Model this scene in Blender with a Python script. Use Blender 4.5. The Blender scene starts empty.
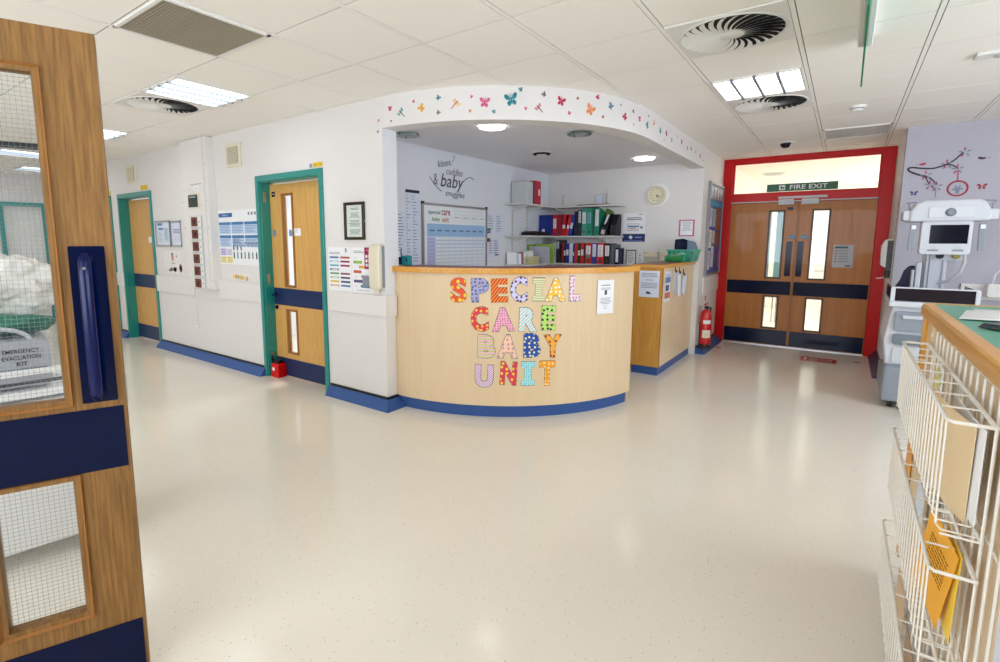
import bpy, bmesh, math, random
from mathutils import Vector, Matrix, Euler
random.seed(7)
SC = bpy.context.scene
COL = SC.collection
PI = math.pi

# ------------------------------------------------------------------ camera
def add_camera():
    yaw, pitch, roll = -6.28473847e-01, -1.27990898e-01, 2.46219954e-03
    f = Vector((math.sin(yaw)*math.cos(pitch), math.cos(yaw)*math.cos(pitch), math.sin(pitch)))
    r = Vector((math.cos(yaw), -math.sin(yaw), 0)); u = r.cross(f)
    r2 = r*math.cos(roll)+u*math.sin(roll); u2 = -r*math.sin(roll)+u*math.cos(roll)
    m = Matrix(((r2.x, u2.x, -f.x, 0), (r2.y, u2.y, -f.y, 0), (r2.z, u2.z, -f.z, 1.45), (0, 0, 0, 1)))
    cd = bpy.data.cameras.new('camera'); c = bpy.data.objects.new('camera', cd); COL.objects.link(c)
    c.matrix_world = m
    cd.sensor_width = 36; cd.sensor_fit = 'HORIZONTAL'
    cd.lens = 503.93/1000*36
    cd.shift_x = (500-476.77)/1000; cd.shift_y = -(331-306.17)/1000
    cd.clip_start = 0.02; cd.clip_end = 200
    SC.camera = c
add_camera()

# ------------------------------------------------------------------ world, light, exposure
SC.view_settings.view_transform = 'Standard'
SC.view_settings.look = 'None'
SC.view_settings.gamma = 1
SC.view_settings.use_curve_mapping = False
SC.view_settings.exposure = -0.12
LAMP = 7.0          # emission of the recessed luminaires
DAY = 2.0            # daylight through the windows behind the camera
w = bpy.data.worlds.new('world'); SC.world = w; w.use_nodes = True
w.node_tree.nodes['Background'].inputs[0].default_value = (.80, .88, 1, 1)
w.node_tree.nodes['Background'].inputs[1].default_value = DAY
SC.cycles.max_bounces = 10
SC.cycles.diffuse_bounces = 6
SC.cycles.glossy_bounces = 5
SC.cycles.transmission_bounces = 8
SC.cycles.transparent_max_bounces = 16
SC.cycles.sample_clamp_indirect = 6
SC.cycles.use_denoising = True
SC.cycles.caustics_reflective = False
SC.cycles.caustics_refractive = False

def area_light(name, loc, rot, sx, sy, power, color=(1, 1, 1)):
    d = bpy.data.lights.new(name, 'AREA'); d.shape = 'RECTANGLE'; d.size = sx; d.size_y = sy
    d.energy = power; d.color = color
    o = bpy.data.objects.new(name, d); COL.objects.link(o); o.location = loc; o.rotation_euler = rot
    return o
# daylight falling in through the window band in the wall behind the camera
area_light('window_daylight', (-2.0, -3.55, 1.6), (PI/2, 0, 0), 7.0, 1.7, 210, (.84, .92, 1))
area_light('east_window_daylight', (3.75, 2.2, 1.6), (PI/2, 0, PI/2), 5.0, 1.6, 180, (.80, .89, 1))

# ------------------------------------------------------------------ materials
MATS = {}
def lin(c):
    return tuple(((x/12.92) if x <= .04045 else ((x+.055)/1.055)**2.4) for x in c)
def mat(name, rgb, rough=.5, metal=0, spec=.5, emit=0, coat=0, srgb=True, noise=0, nscale=30, bump=0):
    if name in MATS: return MATS[name]
    m = bpy.data.materials.new(name); m.use_nodes = True; MATS[name] = m
    nt = m.node_tree; b = nt.nodes['Principled BSDF']
    c = lin(rgb) if srgb else rgb
    b.inputs['Base Color'].default_value = (*c, 1)
    b.inputs['Roughness'].default_value = rough
    b.inputs['Metallic'].default_value = metal
    b.inputs['Specular IOR Level'].default_value = spec
    b.inputs['Coat Weight'].default_value = coat
    b.inputs['Coat Roughness'].default_value = .08
    if emit:
        b.inputs['Emission Color'].default_value = (*c, 1); b.inputs['Emission Strength'].default_value = emit
    if noise or bump:
        tc = nt.nodes.new('ShaderNodeTexCoord'); n = nt.nodes.new('ShaderNodeTexNoise'); n.inputs['Scale'].default_value = nscale
        n.inputs['Detail'].default_value = 4
        nt.links.new(tc.outputs['Object'], n.inputs['Vector'])
        if noise:
            mx = nt.nodes.new('ShaderNodeMix'); mx.data_type = 'RGBA'
            mx.inputs['A'].default_value = (*[x*(1-noise) for x in c], 1); mx.inputs['B'].default_value = (*[min(1, x*(1+noise)) for x in c], 1)
            nt.links.new(n.outputs['Fac'], mx.inputs['Factor']); nt.links.new(mx.outputs['Result'], b.inputs['Base Color'])
        if bump:
            bp = nt.nodes.new('ShaderNodeBump'); bp.inputs['Strength'].default_value = bump; bp.inputs['Distance'].default_value = .002
            nt.links.new(n.outputs['Fac'], bp.inputs['Height']); nt.links.new(bp.outputs['Normal'], b.inputs['Normal'])
    return m
def wood(name, light, dark, scale=1.0, rough=.4, axis='Z', contrast=1.0, flame=0.0, coat=0):
    m = bpy.data.materials.new(name); m.use_nodes = True; MATS[name] = m
    nt = m.node_tree; N = nt.nodes; L = nt.links; b = N['Principled BSDF']
    tc = N.new('ShaderNodeTexCoord'); mp = N.new('ShaderNodeMapping')
    s = {'Z': (38, 38, 1.6), 'X': (1.6, 38, 38), 'Y': (38, 1.6, 38)}[axis]
    mp.inputs['Scale'].default_value = [v*scale for v in s]
    L.new(tc.outputs['Object'], mp.inputs['Vector'])
    n1 = N.new('ShaderNodeTexNoise'); n1.inputs['Scale'].default_value = 1; n1.inputs['Detail'].default_value = 6; n1.inputs['Roughness'].default_value = .65
    L.new(mp.outputs['Vector'], n1.inputs['Vector'])
    mp2 = N.new('ShaderNodeMapping'); s2 = {'Z': (7, 7, .9), 'X': (.9, 7, 7), 'Y': (7, .9, 7)}[axis]
    mp2.inputs['Scale'].default_value = s2; L.new(tc.outputs['Object'], mp2.inputs['Vector'])
    n2 = N.new('ShaderNodeTexNoise'); n2.inputs['Scale'].default_value = 1; n2.inputs['Detail'].default_value = 1
    L.new(mp2.outputs['Vector'], n2.inputs['Vector'])
    mul = N.new('ShaderNodeMath'); mul.operation = 'MULTIPLY'; mul.inputs[1].default_value = 60
    L.new(n2.outputs['Fac'], mul.inputs[0])
    sn = N.new('ShaderNodeMath'); sn.operation = 'SINE'; L.new(mul.outputs[0], sn.inputs[0])
    m2 = N.new('ShaderNodeMath'); m2.operation = 'MULTIPLY_ADD'; m2.inputs[1].default_value = flame*.25; L.new(sn.outputs[0], m2.inputs[0]); L.new(n1.outputs['Fac'], m2.inputs[2])
    cr = N.new('ShaderNodeValToRGB'); cr.color_ramp.elements[0].position = .5-.25/contrast; cr.color_ramp.elements[1].position = .5+.22/contrast
    cr.color_ramp.elements[0].color = (*lin(dark), 1); cr.color_ramp.elements[1].color = (*lin(light), 1)
    L.new(m2.outputs[0], cr.inputs['Fac']); L.new(cr.outputs['Color'], b.inputs['Base Color'])
    b.inputs['Roughness'].default_value = rough; b.inputs['Coat Weight'].default_value = coat; b.inputs['Specular IOR Level'].default_value = .28
    return m
def pattern(name, base, fig, kind, scale=40, size=.3, angle=0.6, fig2=None):
    """printed paper: dots or stripes"""
    m = bpy.data.materials.new(name); m.use_nodes = True
    nt = m.node_tree; N = nt.nodes; L = nt.links; b = N['Principled BSDF']; b.inputs['Roughness'].default_value = .5
    tc = N.new('ShaderNodeTexCoord')
    mx = N.new('ShaderNodeMix'); mx.data_type = 'RGBA'
    mx.inputs['A'].default_value = (*lin(base), 1); mx.inputs['B'].default_value = (*lin(fig), 1)
    if kind == 'dots':
        v = N.new('ShaderNodeTexVoronoi'); v.voronoi_dimensions = '2D'; v.inputs['Scale'].default_value = scale; v.inputs['Randomness'].default_value = .45
        L.new(tc.outputs['UV'], v.inputs['Vector'])
        lt = N.new('ShaderNodeMath'); lt.operation = 'LESS_THAN'; lt.inputs[1].default_value = size; L.new(v.outputs['Distance'], lt.inputs[0])
    else:
        mp = N.new('ShaderNodeMapping'); mp.inputs['Rotation'].default_value = (0, 0, angle); L.new(tc.outputs['UV'], mp.inputs['Vector'])
        wv = N.new('ShaderNodeTexWave'); wv.inputs['Scale'].default_value = scale; wv.bands_direction = 'X'; L.new(mp.outputs['Vector'], wv.inputs['Vector'])
        if kind == 'wavy': wv.inputs['Distortion'].default_value = 2.0; wv.inputs['Detail Scale'].default_value = .3
        lt = N.new('ShaderNodeMath'); lt.operation = 'GREATER_THAN'; lt.inputs[1].default_value = 1-size; L.new(wv.outputs['Fac'], lt.inputs[0])
    L.new(lt.outputs[0], mx.inputs['Factor']); L.new(mx.outputs['Result'], b.inputs['Base Color'])
    return m
def floor_mat():
    m = bpy.data.materials.new('cream_vinyl'); m.use_nodes = True
    nt = m.node_tree; N = nt.nodes; L = nt.links; b = N['Principled BSDF']
    tc = N.new('ShaderNodeTexCoord')
    v = N.new('ShaderNodeTexNoise'); v.inputs['Scale'].default_value = 260; v.inputs['Detail'].default_value = 2
    L.new(tc.outputs['Object'], v.inputs['Vector'])
    cr = N.new('ShaderNodeValToRGB'); e = cr.color_ramp.elements
    e[0].position = .28; e[0].color = (*lin((.76, .70, .61)), 1); e[1].position = .36; e[1].color = (*lin((.895, .865, .81)), 1)
    e3 = cr.color_ramp.elements.new(.62); e3.color = (*lin((.905, .875, .82)), 1)
    e4 = cr.color_ramp.elements.new(.70); e4.color = (*lin((.93, .91, .86)), 1)
    L.new(v.outputs['Fac'], cr.inputs['Fac'])
    big = N.new('ShaderNodeTexNoise'); big.inputs['Scale'].default_value = 1.3; big.inputs['Detail'].default_value = 5; L.new(tc.outputs['Object'], big.inputs['Vector'])
    mr = N.new('ShaderNodeMapRange'); mr.inputs[3].default_value = .95; mr.inputs[4].default_value = 1.03; L.new(big.outputs['Fac'], mr.inputs[0])
    mu = N.new('ShaderNodeMix'); mu.data_type = 'RGBA'; mu.blend_type = 'MULTIPLY'; mu.inputs['Factor'].default_value = 1
    L.new(cr.outputs['Color'], mu.inputs['A']); L.new(mr.outputs[0], mu.inputs['B'])
    vo = N.new('ShaderNodeTexVoronoi'); vo.inputs['Scale'].default_value = 34; L.new(tc.outputs['Object'], vo.inputs['Vector'])
    lt = N.new('ShaderNodeMath'); lt.operation = 'LESS_THAN'; lt.inputs[1].default_value = .11; L.new(vo.outputs['Distance'], lt.inputs[0])
    sp = N.new('ShaderNodeMix'); sp.data_type = 'RGBA'; sp.inputs['B'].default_value = (*lin((.62, .59, .56)), 1)
    sf = N.new('ShaderNodeMath'); sf.operation = 'MULTIPLY'; sf.inputs[1].default_value = .5; L.new(lt.outputs[0], sf.inputs[0])
    L.new(sf.outputs[0], sp.inputs['Factor']); L.new(mu.outputs['Result'], sp.inputs['A']); L.new(sp.outputs['Result'], b.inputs['Base Color'])
    b.inputs['Roughness'].default_value = .155; b.inputs['Specular IOR Level'].default_value = .5
    bn = N.new('ShaderNodeTexNoise'); bn.inputs['Scale'].default_value = 5; bn.inputs['Detail'].default_value = 2; L.new(tc.outputs['Object'], bn.inputs['Vector'])
    bp = N.new('ShaderNodeBump'); bp.inputs['Strength'].default_value = .06; bp.inputs['Distance'].default_value = .02
    L.new(bn.outputs['Fac'], bp.inputs['Height']); L.new(bp.outputs['Normal'], b.inputs['Normal'])
    return m
def glass_mat(name='clear_glass', tint=(.98, .99, .985), refl=1.0):
    if name in MATS: return MATS[name]
    m = bpy.data.materials.new(name); m.use_nodes = True; MATS[name] = m
    nt = m.node_tree; N = nt.nodes; L = nt.links; N.clear()
    o = N.new('ShaderNodeOutputMaterial'); t = N.new('ShaderNodeBsdfTransparent'); t.inputs[0].default_value = (*tint, 1)
    g = N.new('ShaderNodeBsdfGlossy'); g.inputs['Roughness'].default_value = .03
    lw = N.new('ShaderNodeLayerWeight'); lw.inputs[0].default_value = .5
    pw = N.new('ShaderNodeMath'); pw.operation = 'POWER'; pw.inputs[1].default_value = 4; L.new(lw.outputs['Facing'], pw.inputs[0])
    fr = N.new('ShaderNodeMath'); fr.operation = 'MULTIPLY_ADD'; fr.inputs[1].default_value = .8; fr.inputs[2].default_value = .03; L.new(pw.outputs[0], fr.inputs[0])
    mx = N.new('ShaderNodeMixShader'); L.new(fr.outputs[0], mx.inputs[0]); L.new(t.outputs[0], mx.inputs[1]); L.new(g.outputs[0], mx.inputs[2]); L.new(mx.outputs[0], o.inputs[0])
    return m

WALL = mat('white_wall_paint', (.875, .86, .85), .6, noise=.015, nscale=3, bump=.1)
WALLBLUE = mat('pale_blue_white_paint', (.875, .885, .905), .6, noise=.01, nscale=3)
WALLGREY = mat('pale_lilac_grey_paint', (.71, .70, .745), .6, noise=.012, nscale=3)
CEIL = mat('ceiling_tile', (.965, .95, .925), .85, noise=.02, nscale=60, bump=.3)
CEILGAP = mat('ceiling_tile_joint', (.45, .43, .40), .9)
TBAR = mat('ceiling_tee', (.965, .955, .935), .55)
FLOOR = floor_mat()
WHITE = mat('white_plastic', (.90, .895, .88), .35)
WHITE2 = mat('white_enamel', (.93, .93, .93), .3)
PVC = mat('white_pvc_sheet', (.885, .87, .855), .42)
CREAM = mat('cream_plastic', (.87, .84, .75), .35)
TEAL = mat('teal_gloss_paint', (.11, .53, .50), .3, coat=.3, noise=.04, nscale=8)
RED = mat('red_gloss_paint', (.78, .0, .0), .35, spec=.3)
NAVY = mat('navy_laminate', (.0, .045, .19), .12, spec=.18, noise=.06, nscale=6)
NAVYGREY = mat('blue_grey_laminate', (.12, .18, .34), .35, spec=.25, noise=.05, nscale=6)
NAVYPL = mat('navy_nylon', (.0, .055, .27), .25, spec=.3)
SKIRT = mat('blue_vinyl', (.20, .33, .56), .4, spec=.3, noise=.14, nscale=90)
BLACK = mat('black_plastic', (.03, .03, .035), .4)
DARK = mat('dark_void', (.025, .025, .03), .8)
GREY = mat('grey_plastic', (.52, .55, .59), .4)
LGREY = mat('light_grey_plastic', (.75, .76, .78), .4)
DGREY = mat('dark_grey_plastic', (.22, .23, .25), .4)
STEEL = mat('brushed_steel', (.72, .72, .73), .28, metal=1)
CHROMEW = mat('white_coated_wire', (.90, .89, .86), .3)
OAK = wood('door_oak', (.60, .44, .24), (.36, .24, .11), 3.2, .5, 'Z', .95, .15, 0)
OAKDEEP = wood('fire_door_oak', (.76, .50, .22), (.65, .38, .13), .5, .36, 'Z', .6, .15, .15)
OAKPALE = wood('pale_oak_veneer', (.86, .68, .40), (.77, .57, .30), .8, .4, 'Z', .7, .3, .1)
OAKTRIM = wood('oak_lipping', (.58, .40, .20), (.60, .37, .15), 1, .35, 'Z', 1, .2, .2)
OAKEDGE = wood('oak_counter_edge', (.88, .66, .32), (.76, .51, .20), 1, .3, 'Y', .8, .1, .1)
OAKPANEL = wood('oak_end_panel', (.84, .63, .31), (.72, .49, .20), .8, .35, 'Z', .8, .25, .1)
MAPLE = wood('maple_laminate', (.88, .79, .65), (.84, .735, .585), .6, .32, 'Z', .6, .05, .2)
TOPRED = mat('dark_red_laminate', (.45, .13, .11), .35)
GREENTOP = mat('green_laminate', (.33, .60, .51), .38, noise=.04, nscale=40)
PAPER = mat('white_paper', (.92, .92, .93), .6)
PAPERBLUE = mat('bluish_paper', (.84, .87, .93), .6)
PAPERC = mat('cream_paper', (.90, .87, .78), .6)
INK = mat('black_ink', (.10, .10, .12), .6)
INKG = mat('grey_ink', (.50, .51, .56), .6)
INKL = mat('light_grey_ink', (.72, .73, .77), .6)
GLASS = glass_mat()
EMIT = mat('lit_diffuser', (.97, .985, 1), .4, emit=LAMP)
EMIT2 = mat('lit_alcove_lamp', (1, .99, .96), .4, emit=7)
def pc(r, g, b, rough=.45):   # a plain coloured material, cached by its colour
    return mat('paint_%02x%02x%02x' % (int(r*255), int(g*255), int(b*255)), (r, g, b), rough)

# ------------------------------------------------------------------ mesh helpers
_txt = {}
def text_geo(s, offset=0.0, shear=0.0, bold=0.0):
    k = (s, offset, shear)
    if k in _txt: return _txt[k]
    cu = bpy.data.curves.new('t', 'FONT'); cu.body = s; cu.offset = offset; cu.shear = shear; cu.resolution_u = 3
    o = bpy.data.objects.new('t', cu); COL.objects.link(o)
    dg = bpy.context.evaluated_depsgraph_get(); me = bpy.data.meshes.new_from_object(o.evaluated_get(dg))
    V = [tuple(v.co[:2]) for v in me.vertices]; F = [tuple(p.vertices) for p in me.polygons]
    bpy.data.objects.remove(o); bpy.data.curves.remove(cu); bpy.data.meshes.remove(me)
    _txt[k] = (V, F); return V, F

class MB:
    def __init__(s, xf=None): s.v = []; s.f = []; s.m = []; s.mats = []; s.xf = xf
    def mi(s, m):
        if m not in s.mats: s.mats.append(m)
        return s.mats.index(m)
    def add(s, vs, fs, m):
        o = len(s.v); k = s.mi(m)
        s.v += [Vector(v) if s.xf is None else s.xf @ Vector(v) for v in vs]
        s.f += [tuple(i+o for i in f) for f in fs]; s.m += [k]*len(fs); return s
    def box(s, x0, y0, z0, x1, y1, z1, m):
        x0, x1 = sorted((x0, x1)); y0, y1 = sorted((y0, y1)); z0, z1 = sorted((z0, z1))
        vs = [(x0, y0, z0), (x1, y0, z0), (x1, y1, z0), (x0, y1, z0), (x0, y0, z1), (x1, y0, z1), (x1, y1, z1), (x0, y1, z1)]
        return s.add(vs, [(0, 3, 2, 1), (4, 5, 6, 7), (0, 1, 5, 4), (1, 2, 6, 5), (2, 3, 7, 6), (3, 0, 4, 7)], m)
    def rbox(s, x0, y0, z0, x1, y1, z1, m, r=.01, seg=3):
        """box with vertical-edge rounding in the x-z face (front view)"""
        pts = rrect(x0, z0, x1, z1, r, seg); return s.prism_xz(pts, y0, y1, m)
    def prism_xz(s, pts, y0, y1, m):
        n = len(pts); vs = [(x, y0, z) for x, z in pts]+[(x, y1, z) for x, z in pts]
        fs = [tuple(range(n)), tuple(range(2*n-1, n-1, -1))]+[(i, i+n, (i+1) % n+n, (i+1) % n) for i in range(n)]
        return s.add(vs, fs, m)
    def prism_xy(s, pts, z0, z1, m):
        n = len(pts); vs = [(x, y, z0) for x, y in pts]+[(x, y, z1) for x, y in pts]
        fs = [tuple(range(n-1, -1, -1)), tuple(range(n, 2*n))]+[(i, (i+1) % n, (i+1) % n+n, i+n) for i in range(n)]
        return s.add(vs, fs, m)
    def prism_yz(s, pts, x0, x1, m):
        n = len(pts); vs = [(x0, y, z) for y, z in pts]+[(x1, y, z) for y, z in pts]
        fs = [tuple(range(n-1, -1, -1)), tuple(range(n, 2*n))]+[(i, (i+1) % n, (i+1) % n+n, i+n) for i in range(n)]
        return s.add(vs, fs, m)
    def cyl(s, p0, p1, r, m, n=16, r1=None):
        p0 = Vector(p0); p1 = Vector(p1); d = (p1-p0).normalized(); r1 = r if r1 is None else r1
        a = d.orthogonal().normalized(); b = d.cross(a)
        vs = []
        for p, rr in ((p0, r), (p1, r1)):
            vs += [tuple(p+(a*math.cos(2*PI*i/n)+b*math.sin(2*PI*i/n))*rr) for i in range(n)]
        fs = [tuple(range(n-1, -1, -1)), tuple(range(n, 2*n))]+[(i, (i+1) % n, (i+1) % n+n, i+n) for i in range(n)]
        return s.add(vs, fs, m)
    def tube(s, pts, r, m, n=6, closed=False):
        pts = [Vector(p) for p in pts]; N = len(pts); vs = []; up = None
        for i, p in enumerate(pts):
            a = pts[(i-1) % N] if (closed or i > 0) else pts[i]; b = pts[(i+1) % N] if (closed or i < N-1) else pts[i]
            d = (b-a).normalized()
            if up is None: up = d.orthogonal().normalized()
            else:
                up = (up-d*up.dot(d)); up = up.normalized() if up.length > 1e-6 else d.orthogonal().normalized()
            q = d.cross(up)
            vs += [tuple(p+(up*math.cos(2*PI*k/n)+q*math.sin(2*PI*k/n))*(r if not callable(r) else r(i/(N-1)))) for k in range(n)]
        fs = []
        for i in range(N if closed else N-1):
            j = (i+1) % N
            fs += [(i*n+k, i*n+(k+1) % n, j*n+(k+1) % n, j*n+k) for k in range(n)]
        if not closed: fs += [tuple(range(n-1, -1, -1)), tuple(range((N-1)*n, N*n))]
        return s.add(vs, fs, m)
    def lathe(s, prof, c, m, n=24, axis='z'):
        """prof: (r, h) pairs about an axis through c"""
        vs = []
        for r, h in prof:
            for k in range(n):
                a = 2*PI*k/n; x, y = r*math.cos(a), r*math.sin(a)
                vs.append({'z': (c[0]+x, c[1]+y, c[2]+h), 'y': (c[0]+x, c[1]+h, c[2]+y), 'x': (c[0]+h, c[1]+x, c[2]+y)}[axis])
        fs = []
        for i in range(len(prof)-1):
            fs += [(i*n+k, i*n+(k+1) % n, (i+1)*n+(k+1) % n, (i+1)*n+k) for k in range(n)]
        return s.add(vs, fs, m)
    def text(s, t, x, z, h, m, y=-.002, width=None, align='c', offset=0.0, shear=0.0, rot=0.0):
        """text in the x-z plane facing -y; x,z = centre of the baseline box; h = letter height"""
        V, F = text_geo(t, offset, shear)
        if not V: return s
        x0 = min(v[0] for v in V); x1 = max(v[0] for v in V); z0 = min(v[1] for v in V); z1 = max(v[1] for v in V)
        sc = h/(z1-z0); sx = sc if width is None else width/(x1-x0)
        cx = {'c': (x0+x1)/2, 'l': x0, 'r': x1}[align]
        c, sn = math.cos(rot), math.sin(rot); vs = []
        for a, b in V:
            u = (a-cx)*sx; v = (b-(z0+z1)/2)*sc
            vs.append((x+u*c-v*sn, y, z+u*sn+v*c))
        return s.add(vs, F, m)
    def build(s, name, parent=None, bevel=0, smooth=False, uv=False):
        me = bpy.data.meshes.new(name); me.from_pydata([tuple(v) for v in s.v], [], s.f)
        for m in s.mats: me.materials.append(m)
        me.polygons.foreach_set('material_index', s.m)
        me.update()
        bm = bmesh.new(); bm.from_mesh(me)
        if smooth: bmesh.ops.remove_doubles(bm, verts=bm.verts, dist=1e-5)
        bmesh.ops.recalc_face_normals(bm, faces=bm.faces) if s.recalc else None
        bm.to_mesh(me); bm.free()
        o = bpy.data.objects.new(name, me); COL.objects.link(o)
        if parent: o.parent = parent
        if smooth:
            me.polygons.foreach_set('use_smooth', [True]*len(me.polygons))
            es = o.modifiers.new('split', 'EDGE_SPLIT'); es.split_angle = math.radians(38)
        if bevel:
            b = o.modifiers.new('bevel', 'BEVEL'); b.width = bevel; b.segments = 2; b.limit_method = 'ANGLE'; b.angle_limit = math.radians(40)
        return o
    recalc = True

def rrect(x0, z0, x1, z1, r, seg=4):
    P = []
    for cx, cz, a0 in ((x1-r, z0+r, -PI/2), (x1-r, z1-r, 0), (x0+r, z1-r, PI/2), (x0+r, z0+r, PI)):
        for i in range(seg+1):
            a = a0+PI/2*i/seg; P.append((cx+r*math.cos(a), cz+r*math.sin(a)))
    return P
def thing(name, label, cat, loc=(0, 0, 0), rz=0, group=None):
    o = bpy.data.objects.new(name, None); COL.objects.link(o); o.location = loc; o.rotation_euler = (0, 0, rz)
    o.empty_display_size = .1
    return tag(o, label, cat, group)
def tag(o, label, cat, group=None, loc=None, rz=None):
    o['label'] = label; o['category'] = cat
    if group: o['group'] = group
    if loc is not None: o.location = loc
    if rz is not None: o.rotation_euler = (0, 0, rz)
    return o
def struct(o):
    o['kind'] = 'structure'; return o
def plabel(o, t): o['label'] = t; return o
def copy_tree(src, loc=None, rz=None, parent=None, label=None):
    c = src.copy(); COL.objects.link(c); c.parent = parent
    if loc is not None: c.location = loc
    if rz is not None: c.rotation_euler = (0, 0, rz)
    if label: c['label'] = label
    for ch in [q for q in COL.objects if q.parent == src]: copy_tree(ch, parent=c)
    return c
FS, FE, FW = 0, PI/2, -PI/2      # facing -Y, +X, -X  (local x runs to the viewer's right, local -y faces the viewer)

# ------------------------------------------------------------------ room shell
CZ = 2.605; AZ = 2.44
YW = 2.98; XW = -1.49; YB = 6.85; YF = 8.08
bcx, bcy, BR = -3.14, 4.63, 1.65
struct(MB().box(-12.2, -3.2, -.05, 3.4, YF+.08, 0, FLOOR).build('floor'))
# ceiling: tiles seated between tees
def ceiling():
    b = MB(); b.box(-12.2, -3.2, CZ+.006, 3.4, YF+.1, CZ+.03, CEILGAP)
    xs = [.297-.602*k for k in range(-5, 21)]; xs.sort(); ys = [2.356+.59*k for k in range(-9, 10)]
    xs = [-12.15]+[x for x in xs if x > -12.1]+[3.35]
    ys = [-3.15]+[y for y in ys if y > -3.1]+[YF+.08]
    for i in range(len(xs)-1):
        for j in range(len(ys)-1):
            b.box(xs[i]+.0165, ys[j]+.0045, CZ, xs[i+1]-.0165, ys[j+1]-.0045, CZ+.006, CEIL)
    return b.build('ceiling')
struct(ceiling())
def tees():
    b = MB(); xs = [.297-.602*k for k in range(-5, 21)]
    for x in xs:
        b.box(x-.0115, -3.15, CZ-.001, x+.011, YF, CZ+.0055, TBAR)
    return b.build('trim_1')
struct(tees())

def wall_with_openings(name, axis, c, t, a0, a1, z1, openings, m):
    """a wall along x (axis 'x', face at y=c, thickness t away) or along y; openings (a, b, top)"""
    b = MB(); cur = a0
    def seg(p, q, z0, z):
        if q-p < 1e-4: return
        if axis == 'x': b.box(p, c, z0, q, c+t, z, m)
        else: b.box(c, p, z0, c+t, q, z, m)
    for p, q, z0, zt in sorted(openings):
        seg(cur, p, 0, z1); seg(p, q, zt, z1)
        if z0 > 0: seg(p, q, 0, z0)
        cur = q
    seg(cur, a1, 0, z1)
    return struct(b.build(name))
wall_with_openings('wall_left', 'x', YW, .16, -12.0, -3.12, CZ, [(-4.965, -3.93, 0, 2.07), (-8.605, -7.545, 0, 2.07), (-9.95, -8.925, 0, 2.07)], WALL)
wall_with_openings('wall_end', 'y', -12.0, -.15, -3.2, 3.2, CZ, [(2.36, 2.92, 0, 2.06)], WALL)
wall_with_openings('wall_behind', 'x', -3.2, -.15, -12.1, 3.4, CZ, [(-5.5, 1.5, .75, 2.45)], WALL)
wall_with_openings('wall_right', 'y', 3.3, .15, -3.2, 7.0, CZ, [(-.3, 4.7, .8, 2.4)], WALLGREY)
wall_with_openings('wall_mural', 'x', YB, .15, .42, 3.4, CZ, [], WALLGREY)
struct(MB().box(.42, YB+.15, 0, .56, YF+.1, CZ, WALL).build('wall_return'))
struct(MB().box(XW-.16, YB+.0, 0, XW, YF+.1, CZ, WALL).build('wall_noticeboard'))
# alcove behind the desk
struct(MB().box(-3.82, YW+.16, 0, -3.67, YB+.15, CZ, WALLBLUE).build('wall_alcove_left'))
struct(MB().box(-3.67, YB, 0, XW-.16, YB+.15, CZ, WALL).build('wall_alcove_back'))
struct(MB().box(-3.67, YW+.16, 0, -3.665, YW+.165, .01, WALL).build('trim_2'))
# curved bulkhead over the desk + alcove ceiling
def arc(cx, cy, r, a0, a1, n):
    return [(cx+r*math.cos(math.radians(a0+(a1-a0)*i/n)), cy+r*math.sin(math.radians(a0+(a1-a0)*i/n))) for i in range(n+1)]
def strip(outer, inner, z0, z1, m, name, smooth=True):
    b = MB(); n = len(outer)
    vs = [(x, y, z0) for x, y in outer]+[(x, y, z1) for x, y in outer]+[(x, y, z0) for x, y in inner]+[(x, y, z1) for x, y in inner]
    fs = []
    for i in range(n-1):
        fs += [(i, i+1, i+1+n, i+n), (2*n+i, 3*n+i, 3*n+i+1, 2*n+i+1), (i, 2*n+i, 2*n+i+1, i+1), (n+i, n+i+1, 3*n+i+1, 3*n+i)]
    fs += [(0, n, 3*n, 2*n), (n-1, 3*n-1, 4*n-1, 2*n-1)]
    b.add(vs, fs, m); return b.build(name, smooth=smooth)
bo = [(-3.14, YW)]+arc(bcx, bcy, BR, -90, 0, 60)[1:]+[(XW, YB)]
bi = [(-3.14, YW+.16)]+arc(bcx, bcy, BR-.16, -90, 0, 60)[1:]+[(XW-.16, YB)]
struct(strip(bo, bi, 2.36, CZ, WALL, 'trim_3'))
al = [(-3.67, YW+.16)]+bi+[(-3.67, YB)]
struct(MB().prism_xy(al, AZ, AZ+.02, mat('alcove_ceiling_paint', (.93, .93, .95), .6)).build('ceiling_alcove'))
# south wall windows (behind the camera), with frames
def ext_window(name, x0, x1, z0, z1, axis, c):
    b = MB(); fw = .05
    n = 5
    for i in range(n+1):
        p = x0+(x1-x0)*i/n
        if axis == 'x': b.box(p-fw/2, c-.04, z0, p+fw/2, c+.02, z1, WHITE)
        else: b.box(c-.02, p-fw/2, z0, c+.04, p+fw/2, z1, WHITE)
    for z in (z0, z1):
        if axis == 'x': b.box(x0, c-.04, z-fw/2, x1, c+.02, z+fw/2, WHITE)
        else: b.box(c-.02, x0, z-fw/2, c+.04, x1, z+fw/2, WHITE)
    return struct(b.build(name))
ext_window('window_1', -5.5, 1.5, .75, 2.45, 'x', -3.27)
ext_window('window_2', -.3, 4.7, .8, 2.4, 'y', 3.37)

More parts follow.
